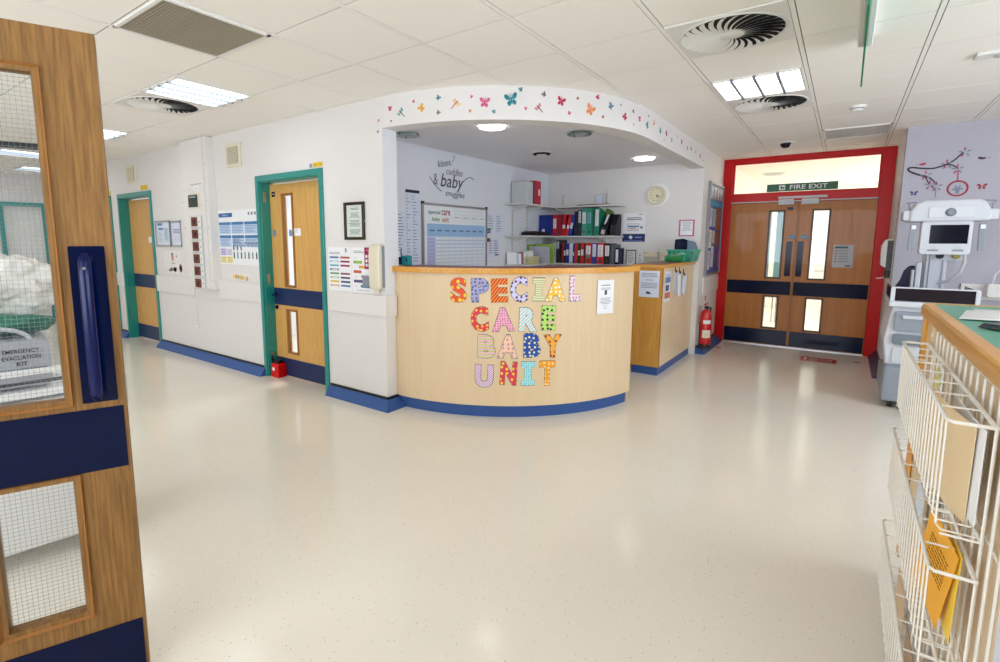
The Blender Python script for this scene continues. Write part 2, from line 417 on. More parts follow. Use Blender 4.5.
# corridor beyond the fire doors
CW = mat('corridor_paint', (.90, .90, .875), .6)
struct(MB().box(-1.65, YF+.08, -.05, 1.6, 13.0, 0, FLOOR).build('floor_corridor'))
struct(MB().box(-1.65, YF+.08, 2.62, 1.6, 13.0, 2.66, CEIL).build('ceiling_corridor'))
struct(MB().box(-1.65, YF+.1, 0, -1.5, 13.0, 2.62, CW).build('wall_corridor_left'))
struct(MB().box(1.4, YF+.1, 0, 1.55, 13.0, 2.62, CW).build('wall_corridor_right'))
struct(MB().box(.56, YF+.1, 0, 1.4, YF+.2, 2.62, CW).build('wall_corridor_return'))
struct(MB().box(-1.65, 13.0, 0, 1.6, 13.1, 2.62, CW).build('wall_corridor_end'))
area_light('corridor_fill', (.98, 9.8, 2.58), (0, 0, 0), .7, 1.8, 75, (1, .99, .95))  # unseen area lights without fittings, added to brighten the corridor
area_light('corridor_fill', (.98, 12.0, 2.58), (0, 0, 0), .7, 1.4, 75, (1, .99, .95))

# rooms behind the teal doors, brightened by added unseen area lights
struct(MB().box(-12.1, 5.2, 0, -3.82, 5.3, CZ, WALLBLUE).build('wall_side_rooms'))
struct(MB().box(-6.9, YW+.16, 0, -6.8, 5.2, CZ, WALLBLUE).build('wall_room_divider'))
for lx in (-4.9, -8.4): area_light('side_room_fill', (lx, 4.2, 2.55), (0, 0, 0), .55, .55, 60, (.93, .97, 1))

# skirting: blue vinyl coved plinth with a black capping
def skirt_run(name, pts, m=SKIRT, cap=True, d=.085, h=.085):
    """pts on the wall line, room on the right-hand side when walking; corners are mitred"""
    b = MB(); P = [Vector(p) for p in pts]; dirs = [(q-p).normalized() for p, q in zip(P, P[1:])]
    nor = [Vector((u.y, -u.x)) for u in dirs]; M = []
    for i in range(len(P)):
        if i == 0: M.append(nor[0])
        elif i == len(P)-1: M.append(nor[-1])
        else: q = nor[i-1]+nor[i]; M.append(q/(q.dot(nor[i])))
    def sweep(prof, mm):
        k = len(prof); vs = []
        for p, n_ in zip(P, M): vs += [(p.x+n_.x*a, p.y+n_.y*a, z) for a, z in prof]
        fs = []
        for i in range(len(P)-1): fs += [(i*k+j, i*k+(j+1) % k, (i+1)*k+(j+1) % k, (i+1)*k+j) for j in range(k)]
        fs += [tuple(range(k-1, -1, -1)), tuple(range((len(P)-1)*k, len(P)*k))]
        b.add(vs, fs, mm)
    sweep([(0, 0), (d, 0), (d-.01, .012), (.02, h), (0, h)], m)
    if cap: sweep([(0, h), (.014, h), (.014, h+.02), (0, h+.02)], BLACK)
    return struct(b.build(name))
skirt_run('baseboard_left', [(-8.9, YW), (-8.61, YW)])
skirt_run('baseboard_left', [(-7.54, YW), (-4.98, YW)])
skirt_run('baseboard_left', [(-3.88, YW), (-3.12, YW), (-3.12, 3.115)])
skirt_run('baseboard_left', [(-12, YW), (-9.98, YW)])
skirt_run('baseboard_noticeboard', [(XW, 6.9), (XW, 8.04)], d=.12)
skirt_run('baseboard_return', [(.42, 8.04), (.42, 6.85), (3.3, 6.85)], m=mat('purple_vinyl', (.28, .13, .28), .4))
# crash rails: white pvc boards
def rail(name, x0, x1, z0, z1, Y=YW, t=.026):
    return struct(MB().box(x0, Y-t, z0, x1, Y, z1, PVC).build(name, bevel=.004))
rail('trim_4', -3.86, -3.094, .81, .99)
rail('trim_5', -5.84, -4.99, .79, .995)
rail('trim_6', -7.50, -6.47, .77, .99)
rail('trim_7', -8.87, -8.62, .78, .97)
struct(MB().box(-3.12, YW-.0, .81, -3.094, 3.085, .99, PVC).build('trim_8'))
struct(MB().box(-3.12, YW-.003, .99, -3.1185, YW+.157, 2.36, WALLBLUE).build('trim_9'))
struct(MB().box(XW, 7.10, .77, XW+.02, 8.02, .98, PVC).build('trim_10'))
struct(MB().box(.95, YB-.03, .9, 3.3, YB, 1.05, PVC).build('trim_11'))
struct(MB().box(-6.9, YW-.008, 0.45, -6.47, YW, .77, WALL).build('trim_12'))

# ------------------------------------------------------------------ teal doors in the left wall
def kick(b, x0, x1, z0, z1, m, y): b.box(x0, y-.003, z0, x1, y, z1, m)
def teal_door(name, xl, xr, open_leaf, full=True):
    """outer frame from xl to xr, height 2.1"""
    root = thing(name, 'x', 'x', (xl, YW, 0)); W = xr-xl
    del root['label']; del root['category']; struct(root)
    f = MB(); fw = .05
    f.box(0, -.02, 0, fw, .0, 2.11, TEAL).box(W-fw, -.02, 0, W, .0, 2.11, TEAL).box(fw, -.02, 2.05, W-fw, 0, 2.11, TEAL)
    f.box(.03, 0, 0, .06, .155, 2.07, TEAL).box(W-.06, 0, 0, W-.03, .155, 2.07, TEAL).box(.03, 0, 2.04, W-.03, .155, 2.07, TEAL)
    f.build('door_frame', root, bevel=.003)
    return root, W
def leaf_panel(parent, x0, x1, y, glass_u, glass_l, wm, bm_, vis='left', H=2.03, trim=OAKTRIM, navy=None, zg=((.98, 1.92), (.27, .73)), z0=.012, t=.045, beads=True):
    """door leaf in local x, front face at y; glass_u, glass_l = x ranges"""
    b = MB(); gx = sorted([glass_u, glass_l]) if glass_l else [glass_u]
    (uz0, uz1), (lz0, lz1) = zg
    ga, gb = glass_u
    b.box(x0, y, z0, ga, y+t, H, wm).box(gb, y, z0, x1, y+t, H, wm)
    b.box(ga, y, uz1, gb, y+t, H, wm)
    if glass_l: b.box(ga, y, lz1, gb, y+t, uz0, wm).box(ga, y, z0, gb, y+t, lz0, wm)
    else: b.box(ga, y, z0, gb, y+t, uz0, wm)
    leaf = b.build('door_leaf', parent)
    for (za, zb) in ((uz0, uz1), (lz0, lz1)) if glass_l else ((uz0, uz1),):
        if not beads: MB().box(ga+.003, y+.022, za+.003, gb-.003, y+.028, zb-.003, GLASS).build('glass_pane', leaf); continue
        g = MB(); w_ = .022
        g.box(ga-w_*.4, y-.008, za-w_*.4, ga+w_*.6, y+.02, zb+w_*.4, trim).box(gb-w_*.6, y-.008, za-w_*.4, gb+w_*.4, y+.02, zb+w_*.4, trim)
        g.box(ga, y-.008, za-w_*.4, gb, y+.02, za+w_*.6, trim).box(ga, y-.008, zb-w_*.6, gb, y+.02, zb+w_*.4, trim)
        g.build('glazing_bead', leaf)
        MB().box(ga+.003, y+.022, za+.003, gb-.003, y+.028, zb-.003, GLASS).build('glass_pane', leaf)
    return leaf
# near teal door (door_1), closed
r1, W1 = teal_door('door_1', -4.995, -3.90, True)
LY = .105
leaf = leaf_panel(r1, .062, W1-.062, LY, (.28, .455), (.28, .455), OAKPALE, None)
b = MB(); b.box(.064, LY-.004, .775, W1-.064, LY, .955, NAVYGREY); plabel(b.build('push_plate', leaf), 'wide blue-grey protection band')
b = MB(); b.box(.064, LY-.004, .015, W1-.064, LY, .205, NAVYGREY); plabel(b.build('kick_plate', leaf), 'blue-grey kick plate')
h = MB(); h.lathe([(0, -.012), (.024, -.012), (.026, 0)], (.105, LY-.004, .88), NAVYPL, 20, 'y')
h.tube([(.105, LY-.012, .88), (.105, LY-.055, .88), (.125, LY-.062, .88), (.215, LY-.062, .88), (.222, LY-.05, .88)], .009, NAVYPL, 10)
plabel(h.build('door_handle', leaf, smooth=True), 'blue lever handle')
MB().lathe([(0, -.012), (.022, -.012), (.024, 0)], (.105, LY-.001, .745), NAVYPL, 20, 'y').build('lock_escutcheon', leaf, smooth=True)
for x in (.12, .375):
    e = MB(); n = 20; pts = [(x+.026*math.cos(2*PI*i/n), 1.53+.037*math.sin(2*PI*i/n)) for i in range(n)]
    yy = LY-.002 if x < .2 else LY+.018
    e.prism_xz(pts, yy-.001, yy+.001, pc(.10, .52, .70)); e.text('FIRE', x, 1.545, .008, PAPER, yy-.002); e.text('DOOR', x, 1.53, .008, PAPER, yy-.002); e.box(x-.012, yy-.002, 1.512, x+.012, yy-.0015, 1.515, PAPER)
    e.build('fire_door_disc', leaf)
e = MB(); e.box(.10, LY-.002, 1.905, .155, LY, 1.955, NAVY); e.box(.112, LY-.003, 1.928, .143, LY-.002, 1.934, PAPER); e.build('door_number_plate', leaf)
e = MB(); e.box(.47, LY-.003, 1.5, .575, LY, 1.575, PAPER)
for i in range(3): e.box(.48, LY-.0035, 1.56-.012*i, .53, LY-.003, 1.563-.012*i, INKG)
e.build('door_sign', leaf)
# hinge plates on the jamb
b = MB()
for z in (.16, 1.0, 1.85): b.box(.058, .03, z, .064, .06, z+.1, STEEL)
b.build('hinges', r1)
# far teal door (door_2) and a third frame further along
r2, W2 = teal_door('door_2', -8.635, -7.515, True)
leaf = leaf_panel(r2, .062, W2-.062, LY, (.83, .93), (.86, .93), OAKPALE, None, zg=((1.03, 1.85), (.27, .72)))
plabel(MB().box(.064, LY-.004, .775, W2-.064, LY, .965, NAVYGREY).build('push_plate', leaf), 'blue-grey protection band')
plabel(MB().box(.064, LY-.004, .015, W2-.064, LY, .215, NAVYGREY).build('kick_plate', leaf), 'blue-grey kick plate')
MB().box(.66, LY-.003, 1.42, .78, LY, 1.5, PAPER).build('door_sign', leaf)
r3, W3 = teal_door('door_3', -9.98, -8.895, True)
leaf = leaf_panel(r3, .062, W3-.062, LY, (.28, .455), (.28, .455), OAKPALE, None)
plabel(MB().box(.064, LY-.004, .775, W3-.064, LY, .955, NAVYGREY).build('push_plate', leaf), 'blue-grey protection band')
# teal frame in the end wall
r4 = thing('door_4', 'x', 'x', (-12.0, 2.30, 0)); del r4['label']; del r4['category']; struct(r4)
b = MB(); b.box(0, 0, 0, .03, .07, 2.12, TEAL).box(0, .60, 0, .03, .67, 2.12, TEAL).box(0, .07, 2.05, .03, .60, 2.12, TEAL).build('door_frame', r4)
MB().box(-.14, .06, 0, -.10, .62, 2.06, WHITE).build('door_leaf', r4)
# yellow/black labels over the frames
def small_sign(name, lab, cat, loc, rz, w_, h_, m, txt=None, tm=INK, group=None):
    b = MB(); b.box(-w_/2, -.004, 0, w_/2, 0, h_, m)
    if txt: b.text(txt, 0, h_/2, h_*.45, tm, -.0045, width=w_*.8)
    return tag(b.build(name), lab, cat, group, loc, rz)
small_sign('door_label', 'small yellow label above the nearer teal door frame', 'label', (-3.97, YW, 2.125), FS, .14, .04, pc(.90, .74, .10), 'SC 12')
small_sign('key_tag', 'tiny grey tag beside the yellow label above the teal frame', 'tag', (-4.075, YW, 2.125), FS, .03, .035, GREY)
small_sign('door_label', 'yellow label above the second teal door frame', 'label', (-7.72, YW, 2.13), FS, .22, .06, pc(.90, .74, .10))
small_sign('door_label', 'yellow label at the farthest teal frame, beside the open oak door', 'label', (-8.95, YW, 2.13), FS, .12, .05, pc(.90, .74, .10))
# red box at the foot of the teal door
g = thing('door_guard', 'small red door holder box on the floor at the teal door', 'door holder', (-4.83, YW+.045, 0.0))
MB().rbox(-.07, -.045, 0, .07, .05, .15, RED, .02).build('casing', g, bevel=.004)
e = MB(); e.lathe([(0, -.004), (.02, -.004), (.022, 0)], (-.02, -.046, .09), PAPER, 18, 'y'); e.build('round_label', g)
MB().box(-.05, -.02, .15, .03, .03, .185, BLACK).build('plunger', g)

# ------------------------------------------------------------------ open oak door in the foreground (door_5)
ex, ey = -1.802, .596
ang = math.atan2(-.9255405, -.37864862)
r5 = thing('door_5', 'x', 'x', (ex, ey, 0), ang+PI); del r5['label']; del r5['category']; struct(r5)
# local x runs from the far closing edge back: door occupies x in [-W, 0]; face towards camera is local -y ... +x of local = -dir
# with rz = ang+pi local +x = -dir so the leaf spans x from -.92 to 0, room side seen by the camera is local -y
DW = .92
leaf = leaf_panel(r5, -DW, 0, 0, (-.335, -.150), (-.335, -.150), OAK, None, zg=((.972, 1.912), (.28, .718)), H=2.04, t=.044, beads=False)
for za, zb in ((.98, 1.905), (.29, .71)):
    wm = MB(); k = 0
    x = -.33
    while x < -.152: wm.box(x, .0275, za, x+.0007, .0285, zb, GREY); x += .0125
    z = za+.006
    while z < zb: wm.box(-.333, .0275, z, -.152, .0285, z+.0007, GREY); z += .0125
    wm.build('glass_wire_mesh', leaf)
for za, zb in ((.972, 1.912), (.28, .718)):      # deep bevelled beads
    g = MB()
    for (a0, a1, sgn) in ((-.150, -.131, 1), (-.354, -.335, -1)):
        xi, xo = (a0, a1) if sgn > 0 else (a1, a0)
        g.add([(xi, .02, za), (xo, -.009, za-.019), (xo, -.009, zb+.019), (xi, .02, zb), (xo, .0, za-.019), (xo, .0, zb+.019)], [(0, 1, 2, 3), (1, 4, 5, 2)], OAKTRIM)
    g.add([(-.335, .02, za), (-.150, .02, za), (-.131, -.009, za-.019), (-.354, -.009, za-.019)], [(0, 1, 2, 3)], OAKTRIM)
    g.add([(-.335, .02, zb), (-.150, .02, zb), (-.131, -.009, zb+.019), (-.354, -.009, zb+.019)], [(0, 1, 2, 3)], OAKTRIM)
    MBb = g; o = MBb.build('bevelled_bead', leaf)
plabel(MB().box(-DW+.01, -.003, .737, -.008, 0, .936, NAVY).build('push_plate', leaf, bevel=.001), 'glossy navy protection band')
plabel(MB().box(-DW+.01, -.003, .012, -.008, 0, .203, NAVY).build('kick_plate', leaf, bevel=.001), 'navy kick plate')
plabel(MB().rbox(-.108, -.003, .956, -.020, 0, 1.433, NAVY, .004).build('pull_plate', leaf), 'navy backing plate')
h = MB(); P = []
for i in range(9): a = PI*i/8; P.append((-.067, -.048*math.sin(a) if 0 else 0, 0))
h = MB()
pts = [(-.067, -.002, 1.395), (-.067, -.03, 1.398), (-.067, -.047, 1.385), (-.067, -.053, 1.35), (-.067, -.054, 1.2), (-.067, -.053, 1.03), (-.067, -.047, .995), (-.067, -.03, .982), (-.067, -.002, .985)]
h.tube(pts, .0165, NAVYPL, 16)
for z in (1.395, .985): h.lathe([(.0, -.007), (.019, -.007), (.021, -.002)], (-.067, 0, z), NAVYPL, 20, 'y')
h.lathe([(0, -.003), (.004, -.003), (.004, 0)], (-.067, -.066, 1.37), STEEL, 12, 'y')
plabel(h.build('pull_handle', leaf, smooth=True), 'glossy blue tubular pull handle')
plabel(MB().box(-.0, .012, .93, .003, .032, 1.03, STEEL).build('lock_faceplate', leaf), 'steel edge plate')
b = MB(); b.box(-DW+.02, .044, 1.71, -.155, .065, 1.725, BLACK); b.build('door_closer_arm', leaf)

# evacuation kit behind the glazed door
kdir = math.atan2(.5, -2.87)
kz = kdir-PI/2
kt = thing('trolley', 'white metal trolley seen through the wired glass, below the evacuation kit', 'trolley', (-3.05, .46, .17), kz)
b = MB(); b.box(-.5, -.22, .60, .42, .25, .63, WHITE2); b.build('shelf', kt, bevel=.004)
b = MB(); b.box(-.5, -.215, .70, .42, -.195, .725, WHITE2); b.build('rail', kt, bevel=.003)
plabel(MB().box(-.48, -.2, -.09, .4, .22, .58, mat('trolley_white', (.90, .90, .90), .5)).build('cabinet_body', kt, bevel=.01), 'white panelled body')
for x in (-.45, .37):
    for y in (-.18, .2): MB().cyl((x-.012, y, -.13), (x+.012, y, -.13), .04, BLACK, 16).build('castor', kt)
for x in (-.49, .41): MB().cyl((x, -.205, .6), (x, -.205, .715), .008, STEEL, 8).build('post', kt)
kb = thing('evacuation_kit_box', 'grey box lettered EMERGENCY EVACUATION KIT behind the wired glass', 'kit box', (-3.05, .46, .815), kz)
b = MB(); b.rbox(-.42, -.17, .0, .24, .2, .20, mat('kit_grey', (.66, .67, .70), .5), .03)
b.box(-.42, -.173, .008, .27, -.17, .022, DGREY)
for t_, z, h_, w_ in (('EMERGENCY', .158, .018, .12), ('EVACUATION', .130, .018, .125), ('KIT', .102, .018, .036), ('COLLECT MASKS & SHARPS', .076, .011, .165)):
    b.text(t_, .142, z, h_, INK, -.174, width=w_, offset=.012)
b.build('box', kb, bevel=.003)
h = MB(); h.tube([(.05+.13*math.cos(PI*i/14), -.15, .19+.07*math.sin(PI*i/14)) for i in range(15)], .009, LGREY, 8); h.build('carry_handle', kb, smooth=True)
gb = MB(); n = 14
prof = []
def blob(name, parent, cx, cy, cz, rx, ry, rz_, m, seed=1, amp=.12, freq=3.0, sub=4):
    from mathutils import noise
    bm = bmesh.new(); bmesh.ops.create_icosphere(bm, subdivisions=sub, radius=1)
    for v in bm.verts:
        d = noise.noise(v.co*freq+Vector((seed*7.1, seed*3.3, 0)))*amp + noise.noise(v.co*freq*2.7+Vector((seed, 0, 3)))*amp*.5
        s_ = 1+d; v.co = Vector((v.co.x*rx*s_+cx, v.co.y*ry*s_+cy, v.co.z*rz_*s_+cz))
    me = bpy.data.meshes.new(name); bm.to_mesh(me); bm.free(); me.materials.append(m)
    me.polygons.foreach_set('use_smooth', [True]*len(me.polygons))
    o = bpy.data.objects.new(name, me); COL.objects.link(o)
    if parent: o.parent = parent
    return o
gbag = thing('green_bag', 'green strapped bag lying on the evacuation kit box', 'bag', (-3.05, .46, 1.02), kz)
blob('bag_body', gbag, .04, .02, .05, .24, .10, .05, mat('green_nylon', (.06, .42, .32), .45), 2, .2)
MB().box(.0, -.10, .03, .06, -.07, .07, pc(.85, .85, .2)).build('yellow_tag', gbag)
pbag = blob('plastic_sack', None, 0.05, 0, .10, .24, .10, .15, mat('translucent_white_plastic', (.86, .85, .82), .3, coat=.3), 5, .28, 2.2, 5)
tag(pbag, 'crumpled white plastic sack heaped above the green bag behind the door glass', 'sack', None, (-3.16, .52, 1.13), kz)

# ------------------------------------------------------------------ things on the left wall
def vent_grille(lab, x, z0):
    t = thing('wall_vent', lab, 'vent', (x, YW, z0), FS, 'square wall vents high on the left wall')
    b = MB(); b.box(-.15, -.018, 0, .15, 0, .24, CREAM); b.build('frame', t, bevel=.004)
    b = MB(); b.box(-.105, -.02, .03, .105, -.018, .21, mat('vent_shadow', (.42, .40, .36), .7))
    for i in range(13): b.box(-.105+.0165*i, -.024, .03, -.1+.0165*i, -.02, .21, CREAM)
    for i in range(11): b.box(-.105, -.0245, .03+.0175*i, .105, -.0205, .0345+.0175*i, CREAM)
    b.build('grille', t); return t
vent_grille('cream square wall vent between the boxed column and the near teal door', -5.40, 2.24)
vent_grille('cream square wall vent beyond the boxed column, over the far teal door', -8.08, 2.24)
# boxed service column with screen and sockets
ct = thing('service_panel', 'tall white boxed service panel with screen and six outlet units', 'service panel', (-6.13, YW, 0), FS)
b = MB(); b.box(-.32, -.09, .89, .30, -.0, 2.6, PVC); b.build('casing', ct, bevel=.004)
b = MB(); b.box(.235, -.093, .89, .237, -.09, 2.6, LGREY).box(-.32, -.0925, 2.03, .235, -.09, 2.032, INKL)
for z in (1.0, 1.3, 1.6, 1.9, 2.3): b.lathe([(0, -.003), (.006, -.003), (.006, 0)], (.27, -.09, z), GREY, 8, 'y').lathe([(0, -.003), (.006, -.003), (.006, 0)], (-.29, -.09, z), GREY, 8, 'y')
b.build('seams_and_screws', ct)
b = MB(); b.box(-.10, -.093, 2.09, .16, -.09, 2.095, INKG).box(-.02, -.094, 2.02, .12, -.09, 2.07, PAPER); b.text('medical gases', .05, 2.043, .014, INKG, -.095); b.build('name_strip', ct)
b = MB(); b.rbox(-.16, -.105, 1.82, .10, -.09, 1.99, CREAM, .008).box(-.14, -.107, 1.835, .08, -.105, 1.975, pc(.14, .19, .20, .15)).box(-.12, -.108, 1.94, .04, -.107, 1.96, pc(.5, .6, .6)); b.build('display', ct)
for i in range(6):
    z = 1.665-.143*i
    b = MB(); b.rbox(-.13, -.104, z-.065, .13, -.09, z+.07, LGREY, .006).rbox(-.122, -.106, z-.057, .122, -.104, z+.062, WHITE, .006); o = b.build('outlet_unit', ct)
    MB().rbox(-.10, -.11, z-.05, .045, -.106, z+.055, pc(.42, .17, .12), .01).lathe([(0, -.012), (.024, -.012), (.03, 0)], (-.028, -.106, z+.002), pc(.24, .13, .12), 18, 'y').build('socket_insert', o)
    MB().lathe([(0, -.004), (.007, -.004), (.007, 0)], (.09, -.104, z), BLACK, 10, 'y').build('screw_button', o)

def sheet(name, lab, cat, loc, rz, w_, h_, draw=None, m=PAPER, group=None, t=.002, tilt=0):
    b = MB(); b.box(-w_/2, -t, 0, w_/2, 0, h_, m)
    if draw: draw(b, w_, h_, -t-.0006)
    o = tag(b.build(name), lab, cat, group, loc, rz)
    if tilt: o.rotation_euler = (0, tilt, rz)
    return o
def R(b, y, x0, z0, x1, z1, m): b.box(x0, y, z0, x1, y+.0006, z1, m)
def lines(b, y, x0, x1, ztop, n, gap, th, m=INKG, rag=.3, cen=False):
    for i in range(n):
        L = (x1-x0)*(1-rag*random.random()); z = ztop-gap*i
        if cen: c = (x0+x1)/2; R(b, y, c-L/2, z-th, c+L/2, z, m)
        else: R(b, y, x0, z-th, x0+L, z, m)
# big blue information board between panel and door
def info_board(b, w_, h_, y):
    R(b, y, -w_/2+.01, h_-.075, -w_/2+.30, h_-.03, pc(.13, .38, .62))
    b.text('Welcome', -w_/2+.15, h_-.052, .02, PAPER, y-.001)
    for i in range(3): R(b, y, w_/2-.18+.06*i, h_-.06, w_/2-.145+.06*i, h_-.03, INKG)
    for r in range(2):
        for c in range(3):
            x0 = -w_/2+.01+c*.265; z0 = h_-.26-.145*r
            R(b, y, x0, z0, x0+.25, z0+.13, pc(.72, .80, .90)); R(b, y-.0006, x0, z0+.10, x0+.25, z0+.13, pc(.20, .45, .66)); lines(b, y-.0008, x0+.01, x0+.24, z0+.09, 5, .017, .006, pc(.45, .55, .72))
    for c, col in ((0, (.78, .74, .88)), (1, (.88, .87, .90))):
        R(b, y, -w_/2+.01+c*.135, h_-.50, -w_/2+.135+c*.135, h_-.42, pc(*col)); lines(b, y-.0006, -w_/2+.02+c*.135, -w_/2+.13+c*.135, h_-.435, 4, .017, .006, pc(.5, .45, .7))
        R(b, y, -w_/2+.01+c*.135, h_-.585, -w_/2+.135+c*.135, h_-.51, pc(.93, .88, .62)); lines(b, y-.0006, -w_/2+.02+c*.135, -w_/2+.13+c*.135, h_-.52, 4, .017, .006, pc(.7, .62, .35))
    for i in range(7):
        x = -.10+.075*i
        R(b, y, x-.012, .07, x+.012, .13, pc(.25, .55, .50) if i % 2 else pc(.15, .2, .3)); R(b, y, x-.007, .13, x+.007, .145, INK)
        R(b, y, x-.012, .16 if i < 3 else .2, x+.012, .21 if i < 3 else .22, pc(.2, .25, .35) if i < 3 else pc(.45, .55, .75))
    for i in range(4): R(b, y, .13+.07*i, .235, .17+.07*i, .25, pc(.3, .45, .7))
    R(b, y, -w_/2+.28, .225, w_/2-.01, .23, INKL); lines(b, y, -.12, .08, .3, 4, .018, .006)
    R(b, y, .105, .225, .11, .30, INKL)
sheet('information_poster', 'large blue and white information board left of the near teal door', 'poster', (-5.41, YW, 1.185), FS, .80, .60, info_board)
def paw(b, w_, h_, y):
    for i, c in enumerate([(.95, .8, .1), (.9, .5, .55), (.55, .7, .35), (.9, .65, .3), (.6, .75, .5), (.9, .8, .45), (.85, .55, .6)]):
        x = -w_/2+.03+i*.045; pts = [(x+.021*math.cos(2*PI*k/12), .035+.026*math.sin(2*PI*k/12)-.003*i) for k in range(12)]
        b.prism_xz(pts, y-.0004, y+.0006, pc(*c)); 
sheet('welcome_banner', 'little strip of pastel discs under the blue information board', 'banner', (-5.40, YW, 1.02), FS, .34, .07, paw, m=pc(.90, .88, .86))
# small posters near the far door
def framed_notice(b, w_, h_, y):
    for a in ((-w_/2, 0, -w_/2+.012, h_), (w_/2-.012, 0, w_/2, h_), (-w_/2, 0, w_/2, .014), (-w_/2, h_-.016, w_/2, h_)): b.box(a[0], y-.012, a[1], a[2], y, a[3], STEEL)
def fn1(b, w_, h_, y):
    framed_notice(b, w_, h_, y); R(b, y, -.16, h_-.06, -.02, h_-.03, pc(.3, .5, .72)); R(b, y, -.14, h_-.12, .0, h_-.09, pc(.35, .5, .72)); lines(b, y, -.16, -.02, .18, 6, .022, .007, pc(.6, .65, .8)); R(b, y, .02, .06, .15, .24, pc(.74, .82, .86)); lines(b, y-.0007, .03, .14, .23, 7, .022, .007, pc(.5, .6, .7))
def fn2(b, w_, h_, y):
    framed_notice(b, w_, h_, y); lines(b, y, -.11, .11, .22, 3, .022, .009, pc(.4, .35, .6), cen=True); lines(b, y, -.11, .11, .13, 4, .02, .006, INKL, cen=True)
sheet('framed_notice', 'wider steel-framed notice with blue headings beside the far teal door', 'notice', (-7.24, YW, 1.375), FS, .42, .33, fn1, m=PAPERBLUE)
sheet('framed_notice', 'narrow steel-framed notice between the wide one and the service panel', 'notice', (-6.87, YW, 1.375), FS, .28, .32, fn2, m=PAPERBLUE)
def cartoon(b, w_, h_, y):
    c = lambda x, z, rx, rz_, col: b.prism_xz([(x+rx*math.cos(2*PI*k/14), z+rz_*math.sin(2*PI*k/14)) for k in range(14)], y, y+.0006, pc(*col))
    c(0, .21, .035, .045, (.85, .55, .5)); c(-.005, .255, .03, .02, (.45, .4, .6)); c(.11, .23, .012, .014, (.3, .3, .45)); c(-.12, .22, .018, .01, (.88, .85, .85))
    R(b, y, -.03, .135, .05, .145, INKG); R(b, y, -.12, .02, .14, .10, pc(.90, .89, .85)); c(-.04, .06, .02, .03, (.35, .3, .32)); c(-.09, .05, .02, .02, (.85, .55, .55)); c(.05, .06, .05, .03, (.70, .80, .66)); c(.21, .08, .042, .055, (.62, .38, .45)); c(.21, .08, .028, .038, (.72, .58, .60))
sheet('cartoon_poster', 'pale sheet with small pastel figures and ovals under the framed notices', 'poster', (-7.03, YW, 1.02), FS, .50, .30, cartoon, m=pc(.90, .89, .875))
# double socket
t = thing('wall_socket', 'small white wall socket low under the service panel', 'socket', (-6.49, YW, .355), FS)
MB().rbox(-.045, -.01, 0, .045, 0, .09, WHITE, .006).build('faceplate', t, bevel=.002); MB().box(-.015, -.014, .055, .005, -.01, .075, LGREY).build('rocker_switch', t)
# picture frame, posters, dispenser right of the door
t = thing('picture_frame', 'dark bronze framed certificate beside the nearer teal door', 'picture frame', (-3.48, YW, 1.46), FS)
b = MB(); 
for a in ((-.13, 0, -.105, .325), (.105, 0, .13, .325), (-.105, 0, .105, .025), (-.105, .30, .105, .325)): b.box(a[0], -.02, a[1], a[2], -.0, a[3], mat('dark_bronze', (.22, .18, .12), .35, metal=.5))
b.box(-.137, -.012, .155, -.13, -.004, .17, STEEL).box(.13, -.012, .155, .137, -.004, .17, STEEL)
b.build('frame', t, bevel=.003)
b = MB(); b.box(-.105, -.006, .025, .105, -.004, .30, pc(.93, .95, .92)); lines(b, -.0068, -.06, .06, .275, 2, .012, .005, INKG, cen=True); lines(b, -.0068, -.075, .075, .235, 4, .012, .005, INKG, .4, True); lines(b, -.0068, -.075, .075, .17, 5, .012, .005, INKG, .4, True); lines(b, -.0068, -.075, .075, .09, 4, .012, .005, INKG, .4, True); b.build('certificate', t)
MB().box(-.105, -.0095, .025, .105, -.008, .30, GLASS).build('glass', t)
def posterA(b, w_, h_, y):
    L = [(.25, .42, .60), (.42, .72, .80), (.40, .68, .74), (.25, .35, .33), (.38, .55, .38), (.55, .70, .40), (.88, .76, .25), (.82, .58, .2)]
    Rr = [(.66, .26, .2), (.55, .12, .2), (.58, .1, .3), None, (.48, .15, .28), (.22, .16, .36), (.16, .18, .4), (.2, .45, .66)]
    for i in range(8):
        z = h_-.085-.0365*i
        R(b, y, -w_/2+.022, z-.016, -.012, z, pc(*L[i])); R(b, y-.0006, -w_/2+.05, z-.012, -.03, z-.005, PAPER) if i % 2 else None
        if Rr[i]: R(b, y, .012, z-.016, w_/2-.022, z, pc(*Rr[i]))
    lines(b, y, -w_/2+.02, .02, h_-.045, 2, .012, .005); R(b, y, .08, h_-.045, .10, h_-.01, INKG)
def posterB(b, w_, h_, y):
    rows = [(.02, .13, (.25, .58, .45)), (-.13, -.02, (.50, .66, .22)), (-.06, .10, (.85, .6, .25)), (-.13, -.03, (.75, .25, .15)), (-.03, .13, (.72, .25, .45)), (-.13, .05, (.28, .2, .42)), (-.04, .13, (.15, .45, .6))]
    for i, (a, c, col) in enumerate(rows):
        z = h_-.075-.042*i; R(b, y, a, z-.024, c, z, pc(*col)); R(b, y-.0006, a+.025, z-.015, c-.02, z-.009, pc(*[min(1, v+.15) for v in col]))
        R(b, y, (-.12 if a > -.05 else .07), z-.018, (-.09 if a > -.05 else .11), z-.012, INKL)
    lines(b, y, -.13, .02, h_-.03, 2, .012, .005); R(b, y, .08, h_-.03, .12, h_-.015, INKG); lines(b, y, -.1, .1, .02, 1, .01, .004)
sheet('colour_chart_poster', 'white poster with two columns of coloured bars next to the teal frame', 'poster', (-3.705, YW, 1.0), FS, .32, .395, posterA)
sheet('colour_chart_poster', 'white poster with staggered coloured bars beside the soap dispenser', 'poster', (-3.385, YW, 1.0), FS, .305, .395, posterB)
t = thing('soap_dispenser', 'cream wall soap dispenser with purple label at the wall end', 'dispenser', (-3.195, YW, 1.04), FS)
b = MB()
